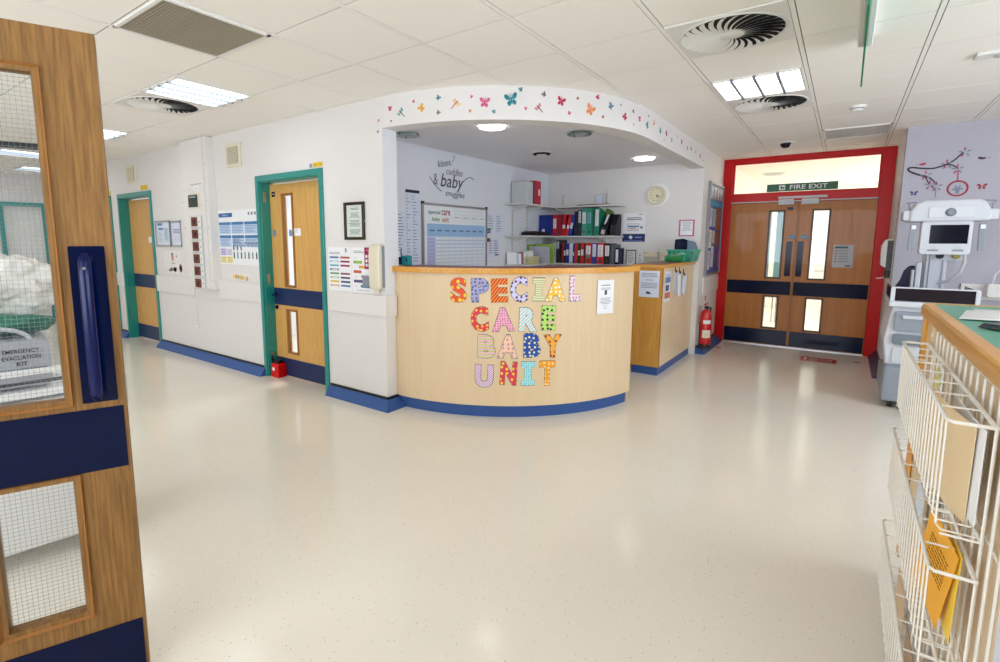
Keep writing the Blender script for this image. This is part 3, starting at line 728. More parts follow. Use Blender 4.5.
pr_ = [(0, .03), (-.05, .0), (-.062, .03), (-.065, .28), (-.058, .35), (-.045, .38), (0, .385)]
b.prism_yz([(y, z) for y, z in pr_], -.062, .062, CREAM); b.build('body', t, bevel=.012)
MB().box(.0625, -.022, .02, .072, 0, .37, GREY).build('side_shade', t)  # grey strip imitating the shade along the dispenser's side
MB().box(-.02, -.05, -.03, .02, -.015, .02, CREAM).build('nozzle', t, bevel=.004)
b = MB(); b.box(-.165, -.012, .17, -.066, -.0, .355, pc(.60, .08, .30)); 
for i in range(2):
    for j in range(3): b.box(-.15+.035*i, -.013, .19+.038*j, -.127+.035*i, -.012, .215+.038*j, PAPER)
b.text('6 steps', -.115, .33, .014, PAPER, -.013); b.build('instruction_label', t)
plabel(MB().box(-.16, -.045, .02, -.066, -.0, .11, GREY).build('drip_bracket', t), 'grey bracket')

# ------------------------------------------------------------------ reception desk
dcx, dcy = -3.12, 4.75
def ring(cx, cy, ro, ri, a0, a1, z0, z1, m, n=60, b=None):
    b = b or MB(); o = arc(cx, cy, ro, a0, a1, n); i_ = arc(cx, cy, ri, a0, a1, n); k = n+1
    vs = [(x, y, z0) for x, y in o]+[(x, y, z1) for x, y in o]+[(x, y, z0) for x, y in i_]+[(x, y, z1) for x, y in i_]
    fs = []
    for q in range(n): fs += [(q, q+1, q+1+k, q+k), (2*k+q, 3*k+q, 3*k+q+1, 2*k+q+1), (q, 2*k+q, 2*k+q+1, q+1), (k+q, k+q+1, 3*k+q+1, 3*k+q)]
    fs += [(0, k, 3*k, 2*k), (k-1, 3*k-1, 4*k-1, 2*k-1)]
    b.add(vs, fs, m); return b
desk = thing('reception_desk', 'curved pale maple reception desk with wooden edged top and blue plinth', 'reception desk', (dcx, dcy, 0))
ring(0, 0, 1.655, 1.625, -90, -11.3, .10, 1.192, MAPLE).build('front_panel', desk, smooth=True)
ring(0, 0, 1.632, 1.60, -90, -12.3, 0, .10, SKIRT).build('plinth', desk, smooth=True)
plabel(ring(0, 0, 1.69, 1.665, -90, -10.8, 1.192, 1.238, OAKEDGE).build('counter_edge', desk, smooth=True), 'oak edge lipping')
plabel(ring(0, 0, 1.6655, 1.33, -90, -10.8, 1.205, 1.239, TOPRED).build('counter_top', desk, smooth=True), 'dark red counter top')
ring(0, 0, 1.615, .95, -84, -14, .70, .735, MAPLE).build('work_surface', desk, smooth=True)
e = MB(); a = math.radians(-11.3); 
e.xf = Matrix.Rotation(a, 4, 'Z'); e.box(1.0, 0, 0, 1.625, .02, 1.19, MAPLE).build('end_panel', desk)
e = MB(); e.xf = Matrix.Rotation(a+.01, 4, 'Z'); e.box(1.33, .0, 1.192, 1.69, .02, 1.238, OAKEDGE).build('end_lipping', desk)

def bend(o_, base_ang, r, cx, cy):
    pass
def on_desk(u, z, off=.0):   # u = angle in degrees along the desk front
    a = math.radians(u); r = 1.655+off
    return (dcx+r*math.cos(a), dcy+r*math.sin(a), z)
# chunky patchwork letters
I_shape = [(0, 0), (1, 0), (1, .24), (.76, .27), (.76, .73), (1, .76), (1, 1), (0, 1), (0, .76), (.24, .73), (.24, .27), (0, .24)]
def letter_geo(ch, off):
    if ch == 'I':
        V = [(x+(-1 if x < .5 else 1)*off*.35, z+(-1 if z < .5 else 1)*off*.35) for x, z in I_shape]
        return V, [tuple(range(len(V)))]
    V, F = text_geo(ch, off)
    return V, F
def desk_letter(ch, a0, a1, zt, zb, m, lab, tilt=0.0):
    a_c = (a0+a1)/2; zc = (zt+zb)/2
    root = None
    for layer, (grow, off0, off1, mm) in enumerate(((1.0, .0012, .0042, m), (1.13, .0002, .0022, INK))):
        V, F = letter_geo(ch, {'S': .045, 'E': .05, 'C': .055}.get(ch, .062))
        me0 = bpy.data.meshes.new('t'); me0.from_pydata([(x, y, 0) for x, y in V], [], F)
        bm = bmesh.new(); bm.from_mesh(me0); bpy.data.meshes.remove(me0)
        bmesh.ops.remove_doubles(bm, verts=bm.verts, dist=1e-5)
        xs = [v.co.x for v in bm.verts]; ys = [v.co.y for v in bm.verts]; x0, x1, y0, y1 = min(xs), max(xs), min(ys), max(ys)
        if layer == 1:      # outline: push the border outward
            bnd = {}
            for e in bm.edges:
                if e.is_boundary:
                    f = e.link_faces[0]; a, b_ = e.verts; 
                    for l in f.loops:
                        if l.edge == e: a, b_ = l.vert, l.link_loop_next.vert
                    d = (b_.co-a.co); nrm = Vector((d.y, -d.x, 0)).normalized()*(1 if f.normal.z > 0 or True else -1)
                    if f.calc_center_median().dot(nrm) > a.co.dot(nrm): nrm = -nrm
                    for vv in (a, b_): bnd.setdefault(vv, []).append(nrm)
            moves = {}
            for vv, ns in bnd.items():
                s_ = sum(ns, Vector()); 
                if s_.length > 1e-4: moves[vv] = s_.normalized()
            for vv, n_ in moves.items(): vv.co += n_*.016*(x1-x0)/.7
        W_ = math.radians(a1-a0)*.95; H_ = (zt-zb)*.94
        bmesh.ops.triangulate(bm, faces=bm.faces)
        uvl = bm.loops.layers.uv.new('UVMap')
        for f in bm.faces:
            for l in f.loops: l[uvl].uv = ((l.vert.co.x-x0)/(x1-x0)*W_*1.655*5, (l.vert.co.y-y0)/(y1-y0)*H_*5)
        ret = bmesh.ops.extrude_face_region(bm, geom=list(bm.faces)); top = {g_ for g_ in ret['geom'] if isinstance(g_, bmesh.types.BMVert)}
        ca, sa = math.cos(math.radians(a_c)), math.sin(math.radians(a_c))
        for v in bm.verts:
            u = ((v.co.x-x0)/(x1-x0)-.5); w_ = ((v.co.y-y0)/(y1-y0)-.5)*H_
            uu = u*W_*1.655; uu, w_ = uu*math.cos(tilt)-w_*math.sin(tilt), uu*math.sin(tilt)+w_*math.cos(tilt)
            ang_ = math.radians(a_c)+uu/1.655; r = 1.655+(off1 if v in top else off0)
            v.co = Vector((r*math.cos(ang_)-1.655*ca, r*math.sin(ang_)-1.655*sa, w_))
        bmesh.ops.recalc_face_normals(bm, faces=bm.faces)
        nm = 'letter_%s' % ch.lower() if layer == 0 else 'outline'
        me = bpy.data.meshes.new(nm); bm.to_mesh(me); bm.free(); me.materials.append(mm)
        o = bpy.data.objects.new(nm, me); COL.objects.link(o)
        if layer == 0:
            root = o; o.location = (dcx+1.655*ca, dcy+1.655*sa, zc); tag(o, lab, 'letter', 'patterned letters on the curved desk')
        else: o.parent = root; plabel(o, 'thin black outline')
    return root
LET = [
 ('S', -71.1, -66.1, 1.163, .951, pattern('p1', (.90, .30, .12), (.95, .82, .15), 'dots', 3.6, .26), 'orange letter S with yellow dots, first of the top word'),
 ('P', -65.0, -59.8, 1.162, .956, pattern('p2', (.64, .62, .80), (.25, .38, .52), 'dots', 6.5, .30), 'lilac letter P with dark blue dots in the top word'),
 ('E', -59.4, -54.6, 1.160, .958, pattern('p3', (.80, .20, .10), (.92, .62, .12), 'stripes', 3.0, .30, .7), 'red letter E with orange diagonal stripes in the top word'),
 ('C', -54.1, -49.1, 1.176, .959, pattern('p4', (.80, .80, .93), (.40, .16, .34), 'dots', 5.2, .26), 'pale lavender letter C with plum dots in the top word'),
 ('I', -47.9, -44.2, 1.167, .966, pattern('p5', (.88, .87, .72), (.66, .68, .45), 'wavy', 3.6, .35, PI/2), 'pale letter I with green wavy bands in the top word'),
 ('A', -44.2, -37.9, 1.162, .963, pattern('p6', (.95, .74, .20), (.92, .92, .88), 'dots', 5.6, .28), 'yellow letter A with white dots in the top word'),
 ('L', -37.0, -33.0, 1.179, .957, pattern('p7', (.93, .80, .82), (.52, .50, .68), 'dots', 7, .28), 'pale pink letter L with mauve spots, last of the top word'),
 ('C', -65.1, -59.9, .932, .718, pattern('p8', (.85, .18, .26), (.96, .80, .2), 'dots', 5.0, .26), 'crimson letter C with yellow dots, first of the second word'),
 ('A', -59.2, -52.6, .926, .722, pattern('p9', (.93, .66, .76), (.55, .20, .36), 'dots', 10, .22), 'pink speckled letter A in the second word'),
 ('R', -51.5, -46.1, .926, .721, pattern('p10', (.55, .84, .84), (.96, .86, .86), 'stripes', 3.0, .5, .75), 'turquoise and pink diagonal striped letter R in the second word'),
 ('E', -45.2, -40.8, .940, .726, pattern('p11', (.70, .86, .42), (.12, .20, .20), 'dots', 5.0, .26), 'lime letter E with black dots, last of the second word'),
 ('B', -63.2, -57.9, .703, .496, pattern('p12', (.93, .68, .80), (.72, .82, .36), 'wavy', 2.6, .45, PI/2), 'letter B banded in pink and green, first of the third word'),
 ('A', -57.6, -51.4, .706, .499, pattern('p13', (.95, .76, .66), (.66, .60, .62), 'dots', 5.4, .26), 'peach letter A with grey rings in the third word'),
 ('B', -50.2, -45.1, .717, .505, pattern('p14', (.06, .28, .66), (.90, .90, .62), 'dots', 5.2, .24), 'royal blue letter B with pale dots in the third word'),
 ('Y', -44.5, -38.8, .700, .499, pattern('p15', (.94, .66, .22), (.62, .22, .20), 'dots', 4.6, .25), 'orange letter Y with brown dots, last of the third word'),
 ('U', -63.9, -58.4, .453, .251, pattern('p16', (.90, .86, .94), (.62, .28, .42), 'stripes', 4.4, .3, .75), 'white letter U with purple diagonal stripes in the bottom word'),
 ('N', -56.7, -51.8, .482, .276, pattern('p17', (.84, .22, .32), (.95, .80, .2), 'dots', 4.6, .26), 'red letter N with yellow dots in the bottom word'),
 ('I', -50.7, -46.7, .481, .270, pattern('p18', (.62, .88, .90), (.25, .45, .52), 'dots', 11, .2), 'pale turquoise speckled letter I in the bottom word'),
 ('T', -45.5, -40.7, .484, .264, pattern('p19', (.93, .62, .12), (.98, .88, .62), 'dots', 5.6, .24), 'orange letter T with cream dots, last of the bottom word'),
]
for i, (ch, a0, a1, zt, zb, m, lab) in enumerate(LET):
    desk_letter(ch, a0, a1, zt, zb, m, lab, random.uniform(-.05, .05))
# notice stuck on the desk
def wrap_sheet(name, lab, cat, a0, a1, z0, z1, m, draw):
    ac = math.radians((a0+a1)/2); b = MB(); w_ = math.radians(a1-a0)*1.655
    b.box(-w_/2, -.004, 0, w_/2, -.001, z1-z0, m); draw(b, w_, z1-z0, -.0046)
    o = b.build(name); tag(o, lab, cat, None, (dcx+1.658*math.cos(ac), dcy+1.658*math.sin(ac), z0), ac+PI/2); return o
def dn(b, w_, h_, y):
    lines(b, y, -.05, .05, h_-.04, 1, .02, .008, INKG, 0, True); lines(b, y, -.07, .07, h_-.065, 2, .01, .004, INKG, .3, True); R(b, y, -.013, h_-.125, .013, h_-.085, DGREY)
    lines(b, y, -.07, .07, h_-.15, 5, .012, .004, INKG, .4, True); lines(b, y, -.03, .03, h_-.215, 3, .012, .004, INKL, .4, True)
wrap_sheet('paper_notice', 'white paper notice taped near the right end of the curved desk', 'notice', -27.6, -21.3, .845, 1.13, PAPER, dn)

# pen pot and pens on the desk
p = (dcx+1.45*math.cos(math.radians(-91.5))+.07, dcy-1.45*math.sin(math.radians(91.5)), 1.239)
t = thing('pen_pot', 'turquoise pen tub on the left end of the reception desk', 'pen pot', (-3.135, 3.26, 1.239), .2)
b = MB(); b.rbox(-.035, -.03, 0, .035, .03, .085, pc(.08, .55, .58), .006); b.build('tub', t, bevel=.003); MB().box(.005, -.032, .03, .022, -.03, .065, DGREY).build('clip', t)
for i, (dx, dy, h_, c) in enumerate(((-.062, .0, .15, (.10, .22, .50)), (-.075, .01, .125, (.08, .35, .62)), (-.052, -.008, .11, (.12, .30, .55)))):
    t = MB(); t.cyl((0, 0, 0), (-.012, .004, h_), .0045, pc(*c), 10).cyl((-.012, .004, h_), (-.013, .004, h_+.012), .003, LGREY, 8)
    tag(t.build('pen', smooth=True), ['tallest dark blue pen left of the turquoise tub', 'blue pen furthest left of the turquoise tub', 'short blue pen touching the turquoise tub'][i], 'pen', 'pens by the turquoise tub', (-3.135+dx, 3.26+dy, 1.239))
b = MB(); b.rbox(-.028, -.02, 0, .028, .02, .07, pc(.05, .25, .45), .004)
tag(b.build('pen_holder'), 'small dark blue holder gripping the pens on the desk end', 'pen holder', None, (-3.205, 3.275, 1.239), .1)

# ------------------------------------------------------------------ second counter
sc_ = thing('side_counter', 'narrow oak-ended side counter right of the reception desk', 'counter', (-1.70, 5.48, 0))
X0, X1 = -.155, .15; YL = 1.365
plabel(MB().box(X0, 0, .09, X1, .025, 1.17, OAKPANEL).build('end_panel', sc_, bevel=.002), 'oak end panel')
plabel(MB().box(X1-.02, .025, .09, X1, YL, 1.17, MAPLE).build('side_panel', sc_), 'pale maple side panel')
MB().box(X0, .025, .09, X0+.02, YL, 1.17, MAPLE).build('back_panel', sc_)
b = MB(); b.box(X0+.01, .01, 0, X1-.01, YL, .09, SKIRT); b.build('plinth', sc_)
plabel(MB().box(X0-.02, -.02, 1.17, X1+.02, YL, 1.208, OAKEDGE).build('counter_top', sc_, bevel=.006), 'oak edged top')
plabel(MB().box(X0+.0, .0, 1.208, X1-.0, YL, 1.211, TOPRED).build('top_inlay', sc_), 'dark red inlay')
plabel(MB().box(X1, 0, .09, X1+.004, .03, 1.17, OAKTRIM).build('corner_lipping', sc_), 'oak corner lipping')
def ln(b, w_, h_, y):
    lines(b, y, -.09, .09, h_-.025, 3, .016, .006, INKG, .2, True); lines(b, y, -.04, .04, h_-.095, 1, .02, .007, INKG, 0, True); lines(b, y, -.09, .09, h_-.13, 4, .016, .006, INKG, .3, True)
    b.prism_xz([(-.03, .035), (.03, .035), (.005, .06), (-.025, .065)], y, y+.0005, DGREY)
sheet('laminated_notice', 'laminated notice on the oak end of the side counter', 'notice', (-1.685, 5.479, .855), FS, .215, .285, ln, m=PAPERBLUE)
XS = -1.549
def leaflet(b, w_, h_, y):
    R(b, y, -w_/2, h_*.62, w_/2, h_*.8, pc(.35, .5, .7)); R(b, y, -w_/2, h_*.1, w_/2, h_*.3, pc(.75, .42, .35)); R(b, y, -w_/2+.02, h_*.35, w_/2-.05, h_*.55, pc(.25, .35, .55)); lines(b, y, -w_/2+.02, w_/2-.02, h_-.03, 3, .014, .005)
sheet('leaflet_poster', 'colourful leaflet pinned on the side counter next to the hanging papers', 'leaflet', (XS, 5.69, .80), FE, .20, .33, leaflet, m=PAPERBLUE)
for i, (y0, w_, z0, h_, tl) in enumerate(((5.97, .13, .88, .24, .05), (6.14, .15, .84, .26, -.1), (6.33, .17, .85, .22, .18))):
    t = thing('hanging_papers', ['clip of papers on the first hook of the side counter', 'clip of papers on the middle hook of the side counter', 'tilted clip of papers on the last hook, nearest the wall'][i], 'papers', (XS, y0, z0), FE, 'paper clips hung on the side counter')
    for k in range(3):
        o = MB().box(-w_/2+.008*k, -.006-.004*k, -.01*k, w_/2-.004*k, -.004-.004*k, h_-.012*k, (PAPER, PAPERBLUE, LGREY)[(k+i) % 3]).build('sheet', t); o.rotation_euler = (0, tl*(1+.3*k), 0)
    MB().box(-.012, -.02, h_-.02, .012, 0, h_+.012, BLACK).cyl((0, -.004, h_), (0, -.004, h_+.06), .004, BLACK, 8).build('clip', t)
pu = thing('pigeonhole_unit', 'low oak pigeonhole unit glimpsed in the gap between the two counters', 'shelf unit', (-2.03, 5.62, 0), 0)
MB().box(-.17, 0, 0, .165, .5, .56, OAKPANEL).build('cupboard', pu); MB().box(-.17, 0, .56, .165, .5, .585, OAKEDGE).box(-.17, 0, .585, -.15, .5, .80, OAKPANEL).box(-.15, .48, .585, .165, .5, .80, OAKPANEL).box(-.17, 0, .80, .165, .5, .82, OAKEDGE).build('open_shelf', pu)
tag(MB().box(-.10, 0, 0, .10, .22, .15, pc(.12, .13, .16)).build('shade_block', bevel=.004), 'dark block standing in for shade inside the low oak pigeonhole unit', 'box', None, (-1.98, 5.68, .585))  # dark block put in for the shade inside the open shelf
# green basket with things
gb_ = thing('green_basket', 'green plastic basket on the side counter by the wall', 'basket', (-1.615, 6.58, 1.211), 0)
GRN = mat('green_plastic', (.14, .66, .52), .35)
b = MB(); n = 14
def tray(b, wx, wy, h_, fl, m, t_=.004, slots=True):
    for sx in (-1, 1):
        b.prism_xz([(sx*wx, 0), (sx*(wx+fl), h_), (sx*(wx+fl-t_), h_), (sx*(wx-t_), 0)], -wy-fl, wy+fl, m)
        # rim
    for k in range(11):
        x0 = -wx+2*wx*k/11; 
        b.box(x0, -wy-fl*.6, .0, x0+.012, -wy-fl*.6+t_, h_, m).box(x0, wy+fl*.6-t_, .0, x0+.012, wy+fl*.6, h_, m)
    for z in (.0, h_*.42, h_-.022):
        b.box(-wx-fl*z/h_, -wy-fl*.6, z, wx+fl*z/h_, -wy-fl*.6+t_, z+.022, m).box(-wx-fl*z/h_, wy+fl*.6-t_, z, wx+fl*z/h_, wy+fl*.6, z+.022, m)
    b.box(-wx, -wy-fl*.5, 0, wx, wy+fl*.5, .005, m)
    b.box(-wx-fl-.01, -wy-fl-.01, h_-.012, wx+fl+.01, -wy-fl*.5, h_, m).box(-wx-fl-.01, wy+fl*.5, h_-.012, wx+fl+.01, wy+fl+.01, h_, m)
    return b
tray(b, .125, .13, .145, .035, GRN).build('tub', gb_)
o = MB(); o.prism_xz([(-.09, 0), (.09, 0), (.07, .25), (.02, .27), (-.08, .26)], -.02, .02, NAVY)
tag(o.build('folded_bag', bevel=.01), 'folded navy bag standing in the green basket', 'bag', None, (-1.655, 6.62, 1.22), .3)
o = MB(); o.prism_xz([(-.04, 0), (.08, 0), (.08, .16), (.05, .23), (-.04, .25)], -.02, .02, pc(.36, .44, .52))
tag(o.build('file_wallet', bevel=.008), 'grey-blue wallet leaning in the green basket', 'wallet', None, (-1.545, 6.60, 1.22), .2)
tag(blob('cloth', None, 0, 0, .04, .05, .04, .05, PAPER, 3, .4, 3, 3), 'crumpled white cloth in the green basket', 'cloth', None, (-1.625, 6.53, 1.235))
tag(blob('soft_toy', None, 0, 0, .04, .03, .03, .04, pc(.72, .40, .28), 4, .2, 2, 3), 'small brown soft toy at the left of the green basket', 'toy', None, (-1.70, 6.56, 1.24))
wp = thing('wipes_pack', 'green packet of wipes lying in front of the basket', 'wipes packet', (-1.66, 6.35, 1.211), .05)
b = MB(); b.prism_yz([(-.04, .012), (-.03, 0), (.03, 0), (.04, .012), (.045, .04), (.03, .07), (0, .078), (-.03, .07), (-.045, .04)], -.10, .10, mat('wipes_green', (.10, .50, .25), .3, coat=.4)); b.build('packet', wp, bevel=.008)
MB().box(-.12, -.002, .01, -.10, .002, .065, GRN).box(.10, -.002, .01, .12, .002, .065, GRN).build('crimped_ends', wp)
MB().box(-.045, -.02, .0775, .045, .02, .081, pc(.75, .88, .78)).build('lid_label', wp)

# ------------------------------------------------------------------ alcove wall: lettering, whiteboard, sheets
XA = -3.67
def wall_text(name, lab, cat, y, z, draw):
    b = MB(); draw(b); return tag(b.build(name), lab, cat, None, (XA, y, z), FE)
SCR = mat('charcoal_vinyl', (.33, .34, .40), .5)
def kisses(b):
    b.text('kisses,', -.12, .145, .085, SCR, -.003, width=.24, shear=.35, rot=.22)
    b.text('cuddles', .06, .07, .075, SCR, -.003, width=.30, shear=.35, rot=.0)
    b.text('&', -.27, -.04, .12, SCR, -.003, width=.07)
    b.text('baby', .02, -.06, .19, SCR, -.003, width=.42, shear=.25, offset=.008)
    b.text('snuggles', .07, -.185, .085, SCR, -.003, width=.36, shear=.35, rot=-.03)
    b.tube([(.23+.20*t_, -.002, -.02+.06*math.sin(t_*2.4)) for t_ in [i/8 for i in range(9)]], .004, SCR, 6)
    b.tube([(-.37+.20*t_, -.002, -.02-.14*t_*(1.5-.5*t_)) for t_ in [i/8 for i in range(9)]], .004, SCR, 6)
    b.tube([(.02+.03*i/4, -.002, .175+.04*i/4) for i in range(5)], .003, SCR, 6)
    b.lathe([(0, -.002), (.010, -.002), (.010, 0)], (.055, 0, .235), SCR, 10, 'y')
wall_text('wall_lettering', 'grey script wall lettering kisses cuddles and baby snuggles', 'wall lettering', 4.55, 2.16, kisses)
wbd = thing('whiteboard', 'whiteboard with pale blue planner grid headed special care baby unit', 'whiteboard', (XA, 4.64, 1.06), FE)
b = MB(); b.box(-.58, -.012, 0, .58, 0, .78, mat('whiteboard_face', (.90, .92, .93), .25)); y = -.0126
for t_, x, z, cols, ww in (('special', -.40, .70, (.1, .35, .4), .20), ('care', -.20, .705, (.62, .18, .2), .15), ('baby', -.37, .625, (.3, .5, .2), .13), ('unit', -.21, .63, (.8, .45, .2), .12)):
    b.text(t_, x, z, .055, pc(*cols), y-.0005, width=ww, offset=.012)
for i in range(3): R(b, y, -.06, .735-.04*i, .50, .738-.04*i, INKL)
for i in range(4): R(b, y, -.05+.17*i, .66, .04+.17*i, .665, INKG)
R(b, y, -.52, .44, .55, .58, pc(.60, .74, .88))
for i in range(8): R(b, y-.0006, -.48+.13*i, .50, -.40+.13*i, .515, pc(.30, .42, .60))
R(b, y, -.52, .0, -.39, .43, pc(.70, .68, .86))
for i in range(10): R(b, y-.0006, -.52, .04*i+.03, .55, .042*i+.03, pc(.72, .78, .88))
for i in range(9): R(b, y-.0006, -.39+.115*i, .0, -.388+.115*i, .43, pc(.72, .78, .88))
b.build('board', wbd)
b = MB(); 
for a in ((-.60, -.01, -.575, .80), (.575, -.01, .60, .80), (-.575, .775, .575, .80), (-.575, -.02, .575, .005)): b.box(a[0], -.022, a[1], a[2], -.002, a[3], mat('aluminium_trim', (.62, .62, .64), .35, metal=.8))
b.build('frame', wbd)
b = MB()
for x in (-.588, .588): b.box(x-.015, -.025, .785, x+.015, -.001, .812, BLACK)
b.build('corner_cap', wbd)
for i, (c, z) in enumerate((((.05, .45, .30), 1.60), ((.08, .15, .42), 1.565), ((.45, .12, .10), 1.48), ((.35, .10, .10), 1.455))):
    o = MB(); o.cyl((-.035, -.012, 0), (.045, -.012, 0), .011, pc(*c), 12).cyl((-.045, -.012, 0), (-.035, -.012, 0), .009, PAPER, 12)
    tag(o.build('marker_pen', smooth=True), ['green', 'navy', 'brick red', 'dark maroon'][i]+' marker clipped to the right edge of the whiteboard', 'marker', 'markers on the whiteboard edge', (XA+.022, 5.235, z), FE)
def lst(b, w_, h_, y): 
    R(b, y, -w_/2, h_-.035, w_/2, h_-.005, INK); 
    for i in range(22): R(b, y, -w_/2+.01, h_-.07-.032*i, -w_/2+.02+.05*random.random(), h_-.062-.032*i, INKG); R(b, y, .0, h_-.07-.032*i, .02+.06*random.random(), h_-.062-.032*i, INKG)
sheet('phone_list', 'tall narrow phone list with black heading, left of the whiteboard', 'list', (XA, 3.91, 1.18), FE, .21, .80, lst, m=PAPERBLUE)
def tl_(b, w_, h_, y): lines(b, y, -w_/2+.015, w_/2-.015, h_-.03, int((h_-.05)/.03), .03, .008, INKG, .5)
sheet('wall_sheet', 'white sheet at far left of the alcove wall, left of the phone list', 'sheet', (XA, 3.72, 1.30), FE, .15, .45, tl_, m=PAPERBLUE)
sheet('wall_sheet', 'upper white sheet directly right of the whiteboard', 'sheet', (XA, 5.35, 1.53), FE, .15, .27, tl_, m=PAPERBLUE)
sheet('wall_sheet', 'upper white sheet nearest the shelf upright', 'sheet', (XA, 5.54, 1.53), FE, .16, .27, tl_, m=PAPERBLUE)
def tc2(b, w_, h_, y): lines(b, y, .0, w_/2-.015, h_-.03, 6, .03, .012, INKG, .3); lines(b, y, -w_/2+.015, -.03, h_-.03, 6, .03, .012, pc(.75, .5, .6), .3); R(b, y, .02, .03, .11, .045, DGREY)
sheet('wall_sheet', 'lower sheet with coloured columns right of the whiteboard', 'sheet', (XA, 5.42, 1.24), FE, .25, .25, tc2, m=PAPERBLUE)

# shelves
SH = mat('white_shelf_laminate', (.82, .82, .80), .45)
def wall_shelf(lab, z, xr):
    t = thing('wall_shelf', lab, 'shelf', (XA, YB, z), 0, 'corner shelves in the alcove')
    MB().prism_xy([(0.003, -1.19), (.27, -1.17), (.27, -.27), (xr-XA-.02, -.27), (xr-XA, -.003), (.003, -.003)], -.022, 0, SH).build('board', t, bevel=.002)
    for y in (-1.0, -.62): MB().prism_xz([(.004, -.022), (.25, -.022), (.25, -.032), (.02, -.085), (.004, -.085)], y-.004, y+.004, SH).build('bracket', t)
    for x in (.26, .93): MB().prism_yz([(-.004, -.022), (-.25, -.022), (-.25, -.032), (-.02, -.085), (-.004, -.085)], x-.004, x+.004, SH).build('bracket', t)
    return t
wall_shelf('topmost of the three white corner shelves', 1.945, -2.46)
wall_shelf('middle white corner shelf under the topmost one', 1.53, -2.48)
wall_shelf('lowest white corner shelf, just above the desk top', 1.145, -2.40)
for i, (x, y) in enumerate(((XA+.006, 5.85), (XA+.006, 6.23), (XA+.26, YB-.006), (XA+.93, YB-.006))):
    b = MB(); 
    if i < 2: b.box(-.005, -.012, 0, .007, .012, 1.12, SH); [b.box(.007, -.005, .02+.05*k, .0075, .005, .035+.05*k, DGREY) for k in range(22)]
    else: b.box(-.012, -.007, 0, .012, .005, 1.12, SH); [b.box(-.005, -.0075, .02+.05*k, .005, -.007, .035+.05*k, DGREY) for k in range(22)]
    tag(b.build('shelf_upright'), ['slotted upright nearest the whiteboard', 'slotted upright on the left wall, nearer the corner', 'slotted upright on the back wall, nearer the corner', 'slotted upright on the back wall behind the green binders'][i], 'shelf upright', None, (x, y, 1.02))

# binders
def binder(lab, x, z, w_, h_, c, d=.24, lean=0, lbl='white', lz=.55, lh=.10, group='binders on the middle shelf', y=None, hole=True, lw=.7, facing=0, top=None):
    """spine faces -Y at y; x = left edge"""
    yy = y if y is not None else YB-.25
    t = thing('ring_binder', lab, 'binder', (x+w_/2, yy, z), facing, group)
    b = MB(); b.box(-w_/2, 0, 0, w_/2, d, h_, pc(*c)); b.build('cover', t, bevel=.003)
    if lbl:
        lm = {'white': PAPER, 'teal': pc(.4, .66, .68), 'grey': LGREY}[lbl]
        lb = MB(); lb.box(-w_/2*lw, -.0015, h_*lz, w_/2*lw, -.0002, h_*lz+lh, lm); lines(lb, -.0022, -w_/2*lw*.6, w_/2*lw*.6, h_*lz+lh*.9, max(2, int(lh/.02)), .018, .006, INKG)
        lb.build('spine_label', t)
    if hole: MB().lathe([(0, -.001), (w_*.2, -.001), (w_*.22, 0)], (0, -.001, h_*.14), DGREY, 12, 'y').build('finger_hole', t)
    if lean: t.rotation_euler = (0, lean, facing)
    return t
g1 = 'binders on the middle shelf'
z = 1.53
binder('large blue folder standing cover outwards on the middle shelf', -3.655, z, .205, .30, (.05, .16, .52), d=.05, lbl=None, hole=False, y=6.58)
binder('bright red binder next to the big blue folder, middle shelf', -3.447, z, .068, .30, (.75, .08, .14), lz=.35, lh=.14)
binder('dark pinkish red binder, second red on the middle shelf', -3.377, z, .068, .30, (.58, .05, .18), lbl=None)
binder('slightly tilted red binder with white label on the middle shelf', -3.300, z, .052, .30, (.72, .07, .10), lean=.04, lz=.35, lh=.05)
binder('strongly leaning red binder before the blue one', -3.250, z, .045, .30, (.80, .10, .14), lean=.2, lz=.35, lh=.05, hole=False)
binder('leaning blue binder against the dark one on the middle shelf', -3.200, z, .048, .30, (.08, .22, .60), lean=.2, lz=.35, lh=.08, hole=False)
binder('navy binder upright before the grey labelled one, middle shelf', -3.108, z, .05, .34, (.04, .06, .18), lbl=None, hole=False)
binder('black binder with grey label left of the green ones', -3.054, z, .055, .36, (.10, .12, .14), lz=.5, lh=.16, lbl='grey', hole=False)
binder('pale green binder, first of the green row', -2.996, z, .07, .375, (.28, .58, .50), lz=.45, lh=.15)
binder('mid green binder with teal label, second of the green row', -2.924, z, .077, .375, (.06, .55, .42), lz=.45, lh=.15, lbl='teal')
binder('dark green unlabelled binder in the green row', -2.844, z, .038, .375, (.04, .38, .28), lbl=None, hole=False)
binder('green binder with white label, last of the green row', -2.804, z, .062, .375, (.10, .50, .38), lz=.35, lh=.22, lw=.75)
